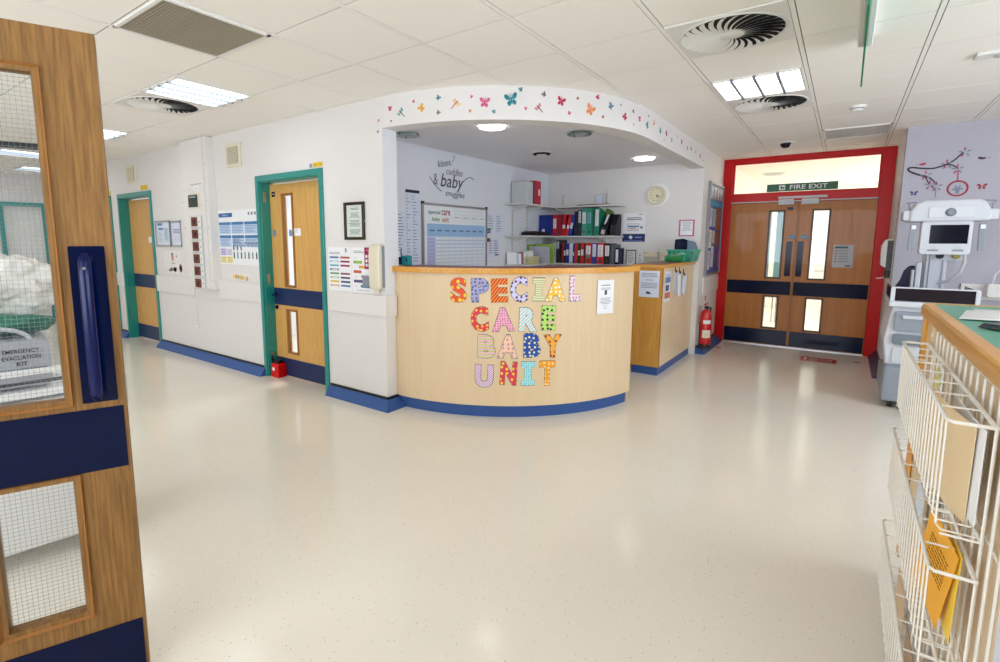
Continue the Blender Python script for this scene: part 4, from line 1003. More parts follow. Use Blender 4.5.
# olive + black magazine files
t = thing('magazine_file', 'black magazine file leaning at the right of the middle shelf', 'magazine file', (-2.685, YB-.25, z), 0); t.rotation_euler = (0, .16, 0)
MB().prism_yz([(0, 0), (.24, 0), (.24, .30), (.16, .30), (0, .12)], -.045, .045, BLACK).build('case', t, bevel=.003)
MB().box(-.03, -.0015, .02, .02, 0, .08, pc(.80, .72, .78)).build('label', t); MB().prism_xz([(-.035, .1), (-.02, .1), (.03, .29), (.005, .29)], .03, .05, PAPERBLUE).build('papers', t)
t = thing('magazine_file', 'second black magazine file, behind the leaning one by the shelf end', 'magazine file', (-2.555, YB-.22, z), 0)
MB().prism_yz([(0, 0), (.2, 0), (.2, .29), (.12, .29), (0, .14)], -.04, .04, mat('soft_black', (.07, .08, .09), .5)).build('case', t, bevel=.003)
t = MB(); t.prism_xz([(0, 0), (.14, 0), (.145, .25), (.10, .34), (.03, .375), (0, .37)], 0, .02, pc(.35, .48, .14)); tag(t.build('olive_folder', bevel=.003), 'olive green folder behind the black magazine files', 'folder', None, (-2.74, YB-.04, z))
# lower row
g2 = 'binders on the lowest shelf'; z = 1.145
rows = [
 (-3.543, .060, .28, (.04, .22, .17), 'white', .35, .16, 'dark green binder beside the grey document pile, lowest shelf'),
 (-3.480, .040, .28, (.70, .72, .74), None, 0, 0, 'pale grey binder, first of the two light ones'),
 (-3.438, .055, .29, (.84, .85, .86), 'grey', .3, .12, 'white binder beside the pale grey one'),
 (-3.382, .056, .33, (.18, .20, .26), 'grey', .62, .1, 'tall charcoal binder with high grey label, lowest shelf'),
 (-3.325, .034, .27, (.03, .04, .09), None, 0, 0, 'plain black binder left of the thin red one'),
 (-3.290, .030, .28, (.66, .08, .08), None, 0, 0, 'thin red binder between two black ones'),
 (-3.259, .031, .27, (.10, .06, .07), 'white', .4, .07, 'black binder with small white label left of the blue one'),
 (-3.227, .050, .28, (.07, .20, .58), 'white', .4, .08, 'blue binder with small label left of the white one'),
 (-3.175, .056, .285, (.72, .80, .90), 'white', .1, .24, 'pale blue binder with tall white label'),
 (-3.118, .024, .27, (.10, .16, .48), 'white', .4, .05, 'narrow blue binder between pale blue and red'),
 (-3.092, .046, .285, (.80, .16, .10), None, 0, 0, 'orange-red binder with no label, lowest shelf'),
 (-3.045, .043, .28, (.04, .18, .12), 'white', .4, .07, 'green-black binder with white label, lowest shelf'),
 (-3.000, .048, .285, (.80, .12, .10), 'white', .4, .08, 'red binder with small label right of the green-black one'),
 (-2.951, .018, .28, (.03, .03, .04), None, 0, 0, 'thin black binder left of the teal labelled red one'),
 (-2.932, .097, .285, (.80, .13, .08), 'white', .45, .12, 'wide red binder with white label over a teal patch'),
 (-2.833, .072, .285, (.10, .22, .60), 'white', .35, .17, 'blue binder with tall white label, lowest shelf'),
 (-2.760, .105, .285, (.82, .13, .09), 'white', .35, .16, 'widest red binder with white label, nearest the right end'),
 (-2.653, .083, .28, (.05, .05, .06), 'white', .4, .14, 'black binder with white label right of the last red one'),
 (-2.568, .055, .27, (.32, .34, .37), None, 0, 0, 'grey binder near the right end of the lowest shelf'),
]
for (x, w_, h_, c, l, lz, lh, lab) in rows:
    t = binder(lab, x, z, w_*.96, h_, c, lbl=l, lz=lz, lh=lh, group=g2, hole=(w_ > .06))
    if 'teal patch' in lab: MB().box(-.03, -.0015, .08, .02, -.0002, .12, pc(.1, .55, .6)).build('teal_patch', t)
t = MB(); t.box(0, 0, 0, .045, .2, .22, NAVY).box(.005, -.001, .03, .04, 0, .20, PAPERBLUE); tag(t.build('document_file', bevel=.002), 'short navy file with pale spine at the right end of the lowest shelf', 'file', None, (-2.505, YB-.23, z))
# top shelf
t = thing('ring_binder', 'big pale grey box file on the topmost shelf', 'box file', (XA+.27, 5.80, 1.945), 0, 'binders on the topmost shelf')
MB().box(-.25, 0, 0, -.01, .155, .285, mat('pale_file', (.78, .79, .79), .5)).build('cover', t, bevel=.004); MB().box(-.012, .02, .05, -.0095, .135, .17, LGREY).build('label_panel', t)
t = thing('ring_binder', 'navy binder between grey box file and crimson one', 'binder', (XA+.26, 5.96, 1.945), 0, 'binders on the topmost shelf')
MB().box(-.24, 0, 0, 0, .038, .29, pc(.08, .10, .28)).build('cover', t, bevel=.003)
t = thing('ring_binder', 'crimson binder at the right end of the topmost shelf group', 'binder', (XA+.26, 6.0, 1.945), 0, 'binders on the topmost shelf')
MB().box(-.24, 0, 0, 0, .17, .31, pc(.72, .05, .18)).build('cover', t, bevel=.003); MB().box(0, .10, .12, .0015, .14, .2, PAPER).build('spine_label', t)
t = MB(); t.box(0, 0, 0, .46, .2, .014, pc(.50, .35, .2)); tag(t.build('wooden_tray', bevel=.003), 'thin brown board lying on the topmost shelf', 'board', None, (-3.08, YB-.24, 1.945))
t = MB(); t.box(0, 0, 0, .10, .006, .16, LGREY).box(.005, -.001, .01, .095, 0, .15, PAPERBLUE); tag(t.build('card_frame'), 'small clear card holder against the wall on the topmost shelf', 'card holder', None, (-2.90, YB-.02, 1.945))
# middle shelf left: black trays, camera thing ; small white bottle
t = MB(); t.box(0, 0, 0, .22, .40, .045, BLACK).box(.02, .02, .045, .2, .3, .06, DGREY); tag(t.build('document_tray', bevel=.006), 'black flat tray on the left of the middle shelf', 'tray', None, (XA+.03, 6.05, 1.53))
t = thing('glue_stick', 'small white tube with dark label in front of the blue folder', 'glue stick', (-3.56, 6.53, 1.53)); MB().cyl((0, 0, 0), (0, 0, .08), .022, PAPER, 16).build('tube', t, smooth=True); MB().cyl((0, 0, .02), (0, 0, .06), .0225, NAVYGREY, 16).build('label_band', t, smooth=True); MB().cyl((0, 0, .08), (0, 0, .10), .02, LGREY, 16).build('cap', t, smooth=True)
# lowest shelf left pile
t = MB(); t.box(0, 0, 0, .02, .28, .26, pc(.55, .72, .12)); tag(t.build('lime_folder', bevel=.002), 'lime green folder standing behind the grey papers', 'folder', None, (-3.645, 6.25, 1.145), .0)
o = MB(); o.box(-.18, 0, 0, .10, .01, .27, pc(.52, .66, .15)); tag(o.build('folder'), 'yellow-green folder leaning at the back of the lowest shelf', 'folder', None, (-3.44, 6.44, 1.145), .35)
o = MB(); o.box(-.17, 0, 0, .12, .012, .235, pc(.66, .66, .72)); lines(o, -.0006, -.15, .1, .2, 5, .03, .004, INKG); tag(o.build('grey_papers'), 'grey sheaf of papers in front of the yellow-green folder', 'papers', None, (-3.46, 6.30, 1.145), .35)
cb = thing('cream_basket', 'cream slatted basket on the lowest shelf behind the desk', 'basket', (-3.52, 6.06, 1.145), .35)
tray(MB(), .12, .08, .10, .015, pc(.86, .82, .58)).build('tub', cb)
for i in range(5):
    o = MB(); o.box(-.075+.01*i, 0, 0, .075-.004*i, .003, .15+.012*(i % 3), (PAPER, pc(.85, .88, .7), PAPERBLUE, PAPER, pc(.85, .75, .5))[i]); 
    q = tag(o.build('leaflet'), ['white leaflet at the front of the cream basket', 'pale green leaflet in the cream basket', 'bluish leaflet in the middle of the cream basket', 'taller white leaflet toward the back of the cream basket', 'tan leaflet at the very back of the cream basket'][i], 'leaflet', 'leaflets in the cream basket', (-3.52-.008*i, 6.02+.02*i, 1.152), .35); q.rotation_euler = (-.15, 0, .35)
for i in range(6):
    o = MB(); o.box(0, 0, 0, .14, .004, .16-.01*(i % 3), (PAPER, pc(.75, .78, .85), PAPER, pc(.6, .3, .35), PAPERBLUE, pc(.8, .8, .72))[i])
    q = tag(o.build('envelope'), ['white envelope, first of the upright stack by the whiteboard side', 'bluish grey envelope, second in the upright stack', 'white envelope in the middle of the upright stack', 'maroon envelope in the upright stack', 'pale blue envelope after the maroon one', 'cream envelope, last of the upright stack'][i], 'envelope', 'envelopes on the lowest shelf', (XA+.04+.01*i, 5.68+.045*i, 1.145), 1.1); q.rotation_euler = (-.1, 0, 1.0)

# clock + posters on the back wall
t = thing('wall_clock', 'round cream wall clock on a white disc in the alcove', 'clock', (-2.055, YB, 2.055), FS)
MB().lathe([(0, -.012), (.155, -.012), (.16, -.004), (.16, 0)], (0, 0, 0), WHITE, 40, 'y').build('backing_disc', t, smooth=True)
MB().lathe([(.095, -.018), (.098, -.045), (.108, -.05), (.118, -.045), (.122, -.012)], (0, 0, 0), CREAM, 40, 'y').build('rim', t, smooth=True)
b = MB(); b.lathe([(0, -.03), (.10, -.03)], (0, 0, 0), mat('clock_face', (.88, .85, .72), .4), 40, 'y')
for k in range(12):
    a = 2*PI*k/12; b.box(.078*math.sin(a)-.005, -.032, .078*math.cos(a)-.005, .078*math.sin(a)+.005, -.0305, .078*math.cos(a)+.005, INK)
b.build('face', t)
b = MB()
for a, L, w_ in ((math.radians(150), .05, .006), (math.radians(115), .07, .004)):
    dx, dz = math.sin(a), math.cos(a); nx, nz = dz, -dx
    b.prism_xz([(-nx*w_, -nz*w_), (nx*w_, nz*w_), (dx*L+nx*w_*.5, dz*L+nz*w_*.5), (dx*L-nx*w_*.5, dz*L-nz*w_*.5)], -.036, -.034, INK)
b.build('hands', t)
def alc1(b, w_, h_, y):
    lines(b, y, -.11, .11, h_-.06, 2, .022, .01, DGREY, .2, True); R(b, y, -.09, .03, .07, .13, LGREY); R(b, y-.0006, -.08, .05, .06, .12, PAPER); R(b, y-.001, -.08, .08, .06, .10, pc(.2, .45, .65)); R(b, y-.0012, -.06, .06, .03, .07, pc(.8, .3, .3)); R(b, y, .085, .06, .12, .09, INKG); R(b, y, .06, h_-.025, .12, h_-.015, INKG)
sheet('training_poster', 'white poster with small blue tablet picture right of the shelves', 'poster', (-2.345, YB, 1.565), FS, .30, .27, alc1)
def alc2(b, w_, h_, y):
    b.prism_xz([(-.07, .06), (-.04, .09), (-.01, .06), (-.035, .03)], y, y+.0005, PAPERBLUE); lines(b, y, .02, .11, .065, 1, .02, .012, pc(.5, .65, .85), 0); lines(b, y, -.13, .12, .018, 1, .02, .006, pc(.4, .5, .8), 0)
sheet('banner_poster', 'navy banner directly below the white training poster', 'banner', (-2.345, YB, 1.45), FS, .31, .105, alc2, m=pc(.05, .10, .36))
def pinkf(b, w_, h_, y):
    R(b, y, -.075, .015, .075, h_-.015, PAPER); lines(b, y-.0006, -.06, .06, h_-.03, 6, .02, .006, INKG, .3, True)
sheet('framed_card', 'pink bordered card on the alcove wall above the green basket', 'card', (-1.665, YB, 1.52), FS, .19, .21, pinkf, m=pc(.72, .35, .52))
def blk(b, w_, h_, y): 
    for a in ((-w_/2, 0, -w_/2+.012, h_), (w_/2-.012, 0, w_/2, h_), (-w_/2, h_-.015, w_/2, h_)): R(b, y, *a, DGREY)
    lines(b, y, -w_/2+.02, w_/2-.02, h_-.03, 7, .022, .007, INKG)
sheet('black_edged_notice', 'black bordered notice behind the gap between desk and side counter', 'notice', (-2.37, YB, 1.10), FS, .14, .24, blk)
sheet('wall_sheet', 'narrow sheet beside the black bordered notice', 'sheet', (-2.245, YB, 1.12), FS, .07, .21, tl_, m=PAPER)
def fan(b, w_, h_, y):
    for s_ in (-1, 1): b.prism_xz([(s_*.03, h_-.04), (s_*.1, h_-.02), (s_*.1, h_-.03)], y, y+.0005, INKG)
    lines(b, y, -.09, .09, h_-.08, 5, .02, .008, INKG, .3, True)
sheet('wall_sheet', 'wider printed sheet left of the doodled paper, low on the back wall', 'sheet', (-2.10, YB, 1.12), FS, .21, .21, fan, m=PAPERC)
def dood(b, w_, h_, y):
    for i in range(4):
        cx, cz = -.06+.04*i, .06+.03*(i % 2); b.tube([(cx+.022*math.cos(2*PI*k/10), y, cz+.02*math.sin(2*PI*k/10)) for k in range(10)], .0018, pc(.65, .6, .45), 4, True)
sheet('doodled_paper', 'pale paper with looped doodles above the side counter', 'paper', (-1.915, YB, 1.20), FS, .18, .14, dood, m=PAPERC)

# ------------------------------------------------------------------ butterflies
BF = [(-0.02, 2.424, 0.023, 'b', 'pink'), (-0.03, 2.337, 0.023, 'b', 'olive'), (0.11, 2.499, 0.04, 'b', 'crimson'), (0.12, 2.403, 0.017, 'b', 'crimson'), (0.22, 2.456, 0.073, 'd', 'teal'), (0.34, 2.527, 0.025, 'b', 'pink'), (0.41, 2.47, 0.061, 'b', 'yellow'), (0.55, 2.535, 0.038, 'b', 'teal'), (0.55, 2.426, 0.033, 'b', 'olive'), (0.69, 2.485, 0.075, 'd', 'yellow'), (0.81, 2.528, 0.026, 'b', 'pink'), (0.8, 2.424, 0.024, 'b', 'orange'), (0.91, 2.483, 0.08, 'b', 'pink'), (0.98, 2.416, 0.03, 'b', 'teal'), (1.11, 2.504, 0.101, 'b', 'teal'), (1.18, 2.577, 0.034, 'b', 'teal'), (1.22, 2.442, 0.026, 'b', 'pink'), (1.32, 2.452, 0.065, 'd', 'crimson'), (1.36, 2.55, 0.037, 'b', 'olive'), (1.5, 2.508, 0.07, 'b', 'crimson'), (1.57, 2.427, 0.03, 'b', 'pink'), (1.64, 2.542, 0.022, 'b', 'crimson'), (1.76, 2.469, 0.088, 'b', 'orange'), (1.83, 2.572, 0.036, 'b', 'crimson'), (1.89, 2.431, 0.023, 'b', 'crimson'), (1.97, 2.523, 0.056, 'b', 'slate'), (2.09, 2.549, 0.017, 'b', 'slate'), (2.15, 2.465, 0.058, 'b', 'crimson'), (2.27, 2.528, 0.029, 'b', 'olive'), (2.28, 2.425, 0.018, 'b', 'pink'), (2.38, 2.485, 0.048, 'b', 'pink'), (2.55, 2.461, 0.061, 'b', 'teal'), (2.57, 2.542, 0.021, 'b', 'teal'), (2.73, 2.516, 0.057, 'd', 'yellow'), (2.93, 2.479, 0.059, 'b', 'teal'), (3.06, 2.415, 0.017, 'b', 'crimson'), (3.13, 2.489, 0.054, 'b', 'crimson'), (3.32, 2.456, 0.042, 'b', 'slate'), (3.51, 2.523, 0.021, 'b', 'slate'), (3.69, 2.496, 0.052, 'b', 'crimson'), (3.93, 2.469, 0.038, 'b', 'crimson'), (4.1, 2.483, 0.047, 'b', 'crimson'), (4.31, 2.48, 0.032, 'b', 'slate'), (4.54, 2.464, 0.05, 'b', 'crimson'), (4.7, 2.433, 0.021, 'b', 'crimson')]
BC = {'pink': (.86, .38, .55), 'olive': (.42, .50, .36), 'crimson': (.78, .12, .30), 'teal': (.10, .55, .60), 'yellow': (.93, .75, .20), 'orange': (.92, .58, .25), 'slate': (.45, .58, .66)}
BC2 = {'pink': (.70, .20, .40), 'olive': (.25, .35, .22), 'crimson': (.50, .05, .2), 'teal': (.05, .35, .42), 'yellow': (.80, .25, .15), 'orange': (.85, .35, .45), 'slate': (.30, .40, .5)}
arcL = BR*PI/2
def bulk(u, z, off):
    if u < 0: return (-3.14+u, YW-off, z)
    if u < arcL:
        a = -PI/2+u/BR; return (bcx+(BR+off)*math.cos(a), bcy+(BR+off)*math.sin(a), z)
    return (XW+off, bcy+(u-arcL), z)
def wing(kind):
    if kind == 'b':
        return [[(.03, .05), (.25, .42), (.62, .62), (.85, .50), (.72, .15), (.35, -.02)], [(.03, -.02), (.35, -.05), (.60, -.22), (.50, -.52), (.25, -.55), (.08, -.25)]]
    return [[(.03, .10), (.60, .42), (.78, .36), (.70, .22)], [(.03, .0), (.62, .10), (.74, .0), (.60, -.08)]]
ORD = 'first second third fourth fifth sixth seventh eighth ninth tenth eleventh twelfth thirteenth'.split()
cnt = {}
for (u, z, r, k, c) in sorted(BF):
    big = 'tiny' if r < .027 else ('small' if r < .045 else ('large' if r > .072 else 'mid-sized'))
    key = (big, k, c); cnt[key] = cnt.get(key, 0)+1
tot = dict(cnt); cnt = {}
for (u, z, r, k, c) in sorted(BF):
    big = 'tiny' if r < .027 else ('small' if r < .045 else ('large' if r > .072 else 'mid-sized'))
    key = (big, k, c); cnt[key] = cnt.get(key, 0)+1
    kn = 'butterfly' if k == 'b' else 'dragonfly'
    lab = '%s %s %s sticker on the curved bulkhead' % (big, c, kn)
    if tot[key] > 1: lab = '%s of the %s %s %s stickers along the bulkhead, counted from the teal door' % (ORD[cnt[key]-1], big, c, kn)
    rot_ = random.uniform(-.7, .7) if k == 'b' else random.choice((-.8, .8))
    R_ = r*.76; px, py, pz = bulk(u, z, 0)
    root = None
    for part in (0, 1):
        b = MB(); m = pc(*(BC[c] if part == 0 else BC2[c]))
        polys = []
        if part == 0:
            for wg in wing(k):
                for s_ in (-1, 1): polys.append([(s_*x, y) for x, y in wg])
        else:
            polys.append([(-.04, -.45), (.04, -.45), (.06, .1), (.03, .35), (-.03, .35), (-.06, .1)] if k == 'b' else [(-.05, -.95), (.05, -.95), (.09, .2), (.05, .45), (-.05, .45), (-.09, .2)])
            if k == 'b':
                for s_ in (-1, 1): polys += [[(s_*.35, .30), (s_*.65, .52), (s_*.62, .30)], [(s_*.2, -.15), (s_*.42, -.25), (s_*.25, -.42)], [(s_*.01, .33), (s_*.18, .62), (s_*.2, .6), (s_*.04, .31)]]
        for P_ in polys:
            n = len(P_); vs = []
            for off in ((.0005, .0018) if part == 0 else (.0008, .0028)):
                for x, y in P_:
                    x *= .78; x_, y_ = x*math.cos(rot_)-y*math.sin(rot_), x*math.sin(rot_)+y*math.cos(rot_)
                    q = bulk(u+x_*R_, z+y_*R_, off); vs.append((q[0]-px, q[1]-py, q[2]-pz))
            b.add(vs, [tuple(range(n)), tuple(range(2*n-1, n-1, -1))]+[(i, i+n, (i+1) % n+n, (i+1) % n) for i in range(n)], m)
        if part == 0: root = tag(b.build(kn+'_sticker'), lab, kn+' sticker', 'butterfly and dragonfly stickers on the bulkhead', (px, py, pz))
        else: b.build('body_and_spots', root)

# ------------------------------------------------------------------ noticeboard, extinguisher
nb = thing('noticeboard', 'tall noticeboard with big letters on top beside the red door frame', 'noticeboard', (XW, 7.55, 1.03), FE)
b = MB(); b.box(-.40, -.02, 0, .42, 0, 1.17, pc(.10, .30, .62)); b.build('board', nb)
b = MB()
for a in ((-.42, -.02, -.395, 1.20), (.415, -.02, .44, 1.20), (-.395, 1.17, .415, 1.20), (-.395, -.02, .415, .005)): b.box(a[0], -.035, a[1], a[2], -.0, a[3], mat('board_frame', (.55, .56, .58), .4, metal=.6))
b.build('frame', nb)
b = MB(); b.box(-.39, -.023, .97, .41, -.02, 1.16, pc(.45, .48, .55)); 
for i, ch in enumerate('XTAM'): b.text(ch, -.28+.19*i, 1.065, .15, PAPER, -.025, width=.13, offset=.03)
b.box(-.39, -.023, .89, .41, -.02, .965, pc(.08, .60, .75)); b.build('heading_banner', nb)
rnd = random.Random(3)
pins = [(-.36, .62, .16, .25, (.82, .84, .86)), (-.15, .62, .16, .24, (.65, .78, .85)), (.05, .58, .3, .3, (.62, .36, .22)), (-.37, .34, .2, .24, (.88, .87, .84)), (-.12, .40, .14, .17, (.85, .80, .62)), (.10, .35, .22, .2, (.55, .30, .18)), (-.36, .05, .15, .25, (.85, .80, .80)), (-.16, .08, .16, .28, (.80, .82, .86)), (.06, .04, .2, .26, (.10, .18, .45)), (.28, .06, .12, .24, (.62, .30, .55))]
for i, (x, zz, w_, h_, c) in enumerate(pins):
    o = MB(); o.box(x, -.0235, zz, x+w_, -.0215, zz+h_, pc(*c)); lines(o, -.0242, x+.02, x+w_-.02, zz+h_-.03, 5, .03, .008, INKG)
    o.build('pinned_sheet', nb)
fx, fy = XW+.095, 6.98
fe = thing('fire_extinguisher', 'red fire extinguisher beneath the noticeboard at the foot of the wall', 'fire extinguisher', (fx, fy, .10))
REX = mat('extinguisher_red', (.78, .05, .05), .25, coat=.4)
MB().lathe([(0, .01), (.066, .01), (.07, .03), (.07, .40), (.062, .445), (.04, .475), (.025, .485), (.0, .487)], (0, 0, 0), REX, 28).build('cylinder', fe, smooth=True)
plabel(MB().lathe([(.066, 0), (.073, .005), (.073, .03), (.066, .035)], (0, 0, 0), BLACK, 28).build('foot_ring', fe, smooth=True), 'black foot ring')
b = MB(); b.cyl((0, 0, .48), (0, 0, .53), .02, BLACK, 16); b.build('valve', fe, smooth=True)
b = MB(); b.box(-.015, -.12, .55, .015, .03, .565, REX).box(-.012, -.11, .515, .012, .02, .528, BLACK); b.build('lever_handle', fe, bevel=.003)
b = MB(); b.tube([(.01, .02, .51), (.03, .09, .50), (.03, .115, .42), (.02, .11, .30), (.02, .10, .2)], .011, BLACK, 10); b.build('hose', fe, smooth=True)
b = MB()
for k in range(-3, 4):
    pass
def cyl_patch(b, r, a0, a1, z0, z1, m, n=8):
    vs = []; 
    for i in range(n+1):
        a = math.radians(a0+(a1-a0)*i/n); vs += [(r*math.cos(a), r*math.sin(a), z0), (r*math.cos(a), r*math.sin(a), z1)]
    return b.add(vs, [(2*i, 2*i+2, 2*i+3, 2*i+1) for i in range(n)], m)
cyl_patch(b, .0706, -110, -20, .12, .22, PAPERC); cyl_patch(b, .0708, -105, -25, .30, .35, PAPER); b.build('instruction_label', fe)
sheet('extinguisher_sign', 'small narrow sign above the fire extinguisher under the rail', 'sign', (XW, 7.32, .56), FE, .10, .18, lambda b, w_, h_, y: (R(b, y, -.04, .1, .04, .17, pc(.7, .1, .1)), lines(b, y, -.04, .04, .09, 4, .018, .006)), m=PAPER)
sheet('extinguisher_sign', 'slim dark bordered sign nearest the side counter under the rail', 'sign', (XW, 7.17, .56), FE, .05, .18, lambda b, w_, h_, y: lines(b, y, -.02, .02, .16, 7, .022, .008, DGREY), m=PAPERC)

MB().box(-.10, -.03, -.0, -.075, .03, .3, STEEL).build('wall_bracket', fe)
MB().box(-.09, -.07, -.015, .07, .07, .01, BLACK).build('support_foot', fe)
# ------------------------------------------------------------------ fire doors (door_6) in the red frame
r6 = thing('door_6', 'x', 'x', (-.55, YF, 0), FS); del r6['label']; del r6['category']; struct(r6)
LX, RX = -.94, .965     # outer frame in local x
b = MB()
b.box(LX, -.03, 0, -.82, .07, CZ, RED).box(.82+.015, -.03, 0, RX, .07, CZ, RED)
b.box(-.82, -.03, 2.545, .835, .07, CZ, RED).box(-.82, -.03, 2.00, .835, .07, 2.105, RED)
plabel(b.build('door_frame', r6, bevel=.003), 'red painted frame')
b = MB()
for a in ((-.88+.06, 2.105, -.80, 2.545), (.815, 2.105, .835, 2.545), (-.80, 2.105, .815, 2.125), (-.80, 2.525, .815, 2.545)): b.box(a[0], .0, a[1], a[2], .05, a[3], RED)
b.build('transom_bead', r6)
MB().box(-.80, .022, 2.125, .815, .030, 2.525, GLASS).build('transom_glass', r6)
LYF = .012
def fleaf(x0, x1, ga, gb, plx):
    leaf = leaf_panel(r6, x0, x1, LYF, (ga, gb), (ga, gb), OAKDEEP, None, H=1.985, zg=((.955, 1.875), (.25, .70)), trim=mat('dark_oak_bead', (.30, .17, .07), .4), t=.04)
    plabel(MB().box(x0+.01, LYF-.004, .725, x1-.01, LYF, .91, NAVY).build('push_band', leaf), 'navy band')
    plabel(MB().box(x0+.01, LYF-.004, .02, x1-.01, LYF, .225, NAVY).build('kick_plate', leaf), 'navy kick plate')
    b = MB(); b.rbox(plx-.045, LYF-.005, .985, plx+.025, LYF, 1.46, NAVY, .004); plabel(b.build('push_plate', leaf), 'navy vertical push plate')
    return leaf
lf = fleaf(-.82, -.012, -.335, -.155, -.065)
rt = fleaf(-.006, .832, .165, .355, .065)
MB().box(.80, LYF+.042, 0, .84, LYF+.055, 2.0, RED).box(-.84, LYF+.042, 0, -.80, LYF+.055, 2.0, RED).box(-.84, LYF+.042, 1.97, .84, LYF+.055, 2.01, RED).build('door_stop', r6)
MB().box(-.012, LYF-.012, .012, .010, LYF, 1.985, OAKTRIM).build('meeting_stile', rt)
for leaf, x in ((lf, -.05), (rt, .09)):
    b = MB(); b.prism_xz([(x+.036*math.cos(2*PI*k/20), 1.52+.03*math.sin(2*PI*k/20)) for k in range(20)], LYF-.003, LYF-.001, pc(.25, .55, .70)); b.text('FIRE DOOR', x, 1.52, .01, PAPER, LYF-.004, width=.05); b.build('fire_door_disc', leaf)
b = MB(); b.box(-.13, LYF-.003, 1.88, -.06, LYF, 1.92, pc(.08, .12, .35)); b.build('door_number_plate', lf)
for leaf, x0, x1 in ((lf, -.235, -.05), (rt, .03, .225)):
    b = MB(); b.box(x0, -.055, 1.95, x1, .012, 2.005, LGREY).box(x0-.0, -.045, 2.005, x1-.01, .0, 2.02, WHITE); plabel(b.build('door_closer', leaf, bevel=.004), 'silver closer')
b = MB(); b.box(-.24, -.04, 2.03, .31, -.03, 2.06, LGREY).box(-.82, -.036, 1.99, .83, -.03, 2.004, LGREY); b.build('closer_track', r6)
def ntc(b, w_, h_, y):
    R(b, y, -.09, h_-.045, .05, h_-.02, pc(.2, .35, .4)); 
    for i in range(5): R(b, y, -.085, h_-.085-.034*i, -.065, h_-.07-.034*i, pc(.6, .2, .3)); lines(b, y, -.05, .08, h_-.072-.034*i, 1, .02, .01, INKG)
    R(b, y, .03, .012, .09, .03, pc(.2, .3, .5))
b = MB(); b.box(.42, LYF-.003, 1.125, .635, LYF, 1.415, mat('notice_grey', (.74, .75, .77), .5)); b.xf = Matrix.Translation((.528, 0, 1.125)); ntc(b, .215, .29, LYF-.0036); plabel(b.build('notice', rt), 'grey printed notice')
MB().box(-.82, -.02, 0, .83, .06, .012, STEEL).build('threshold_strip', r6)
# fire exit sign on the transom
fs = MB(); FG = mat('exit_green', (.0, .34, .17), .35, emit=.0)
fs.box(-.40, -.012, 0, .40, 0, .10, FG); fs.text('FIRE EXIT', .08, .05, .058, PAPER, -.0126, width=.42, offset=.01)
fs.box(-.255, -.0126, .018, -.185, -.012, .082, PAPER); fs.box(-.238, -.0132, .028, -.222, -.0126, .072, FG).box(-.215, -.0132, .03, -.20, -.0126, .05, FG).box(-.222, -.0132, .05, -.192, -.0126, .058, FG)
tag(fs.build('fire_exit_sign'), 'green FIRE EXIT sign across the glazing above the double doors', 'exit sign', None, (-.54, YF+.018, 2.132), FS)
# floor markings near the doors
b = MB(); b.box(-.18, -.13, 0, .18, .13, .0012, pc(.66, .08, .08)); 
b2 = MB(xf=None)
fsn = thing('floor_sign', 'red floor sign before the fire doors', 'floor sign', (-.17, 7.44, .0), -.0)
MB().box(-.19, -.14, 0, .19, .14, .001, pc(.80, .30, .26)).box(-.172, -.12, .001, .172, .12, .0016, pc(.58, .04, .04)).build('sticker', fsn)
b = MB(xf=Matrix.Rotation(-PI/2, 4, 'X')); b.text('FIRE DOOR', .03, .04, .06, PAPER, -.0022, width=.24); b.text('KEEP CLEAR', .03, -.05, .06, PAPER, -.0022, width=.24); b.box(-.15, -.0022, -.07, -.12, -.0018, .07, PAPER); b.build('wording', fsn)
tag(MB().box(-.035, -.015, 0, .035, .015, .004, BLACK).build('floor_stop', bevel=.002), 'small black floor stop near the noticeboard side of the doors', 'floor stop', None, (-1.32, 7.50, 0), .2)
tag(MB().box(-.035, -.015, 0, .035, .015, .004, BLACK).build('floor_stop', bevel=.002), 'small black floor stop near the right red post', 'floor stop', None, (.215, 7.56, 0), 0)
# beyond the doors: teal screens, ceiling vent, far door
for i, x in enumerate((-1.17, -.98)):
    tag(MB().box(-.055, -.02, .75, .055, .02, 2.1, pc(.35, .52, .58)).box(-.04, -.02, 0, -.02, .02, .75, STEEL).box(.02, -.02, 0, .04, .02, .75, STEEL).build('screen_panel'), ['left', 'right'][i]+' teal panel of the screen beyond the left fire door', 'screen', 'teal screens in the far corridor', (x, 10.6, 0))
b = MB(); b.box(.45, 0, 0, 1.35, .04, 2.05, WHITE).box(.45, -.01, .9, 1.35, 0, .93, LGREY); tag(b.build('corridor_cupboard'), 'white cupboard front seen through the right fire door glass', 'cupboard', None, (-.9, 11.4, 0))
b = MB(); b.lathe([(0, -.03), (.12, -.03), (.18, 0)], (0, 0, 0), LGREY, 30); tag(b.build('round_ceiling_vent', smooth=True), 'round ceiling vent beyond the fire doors', 'vent', None, (-1.1, 10.2, 2.62))
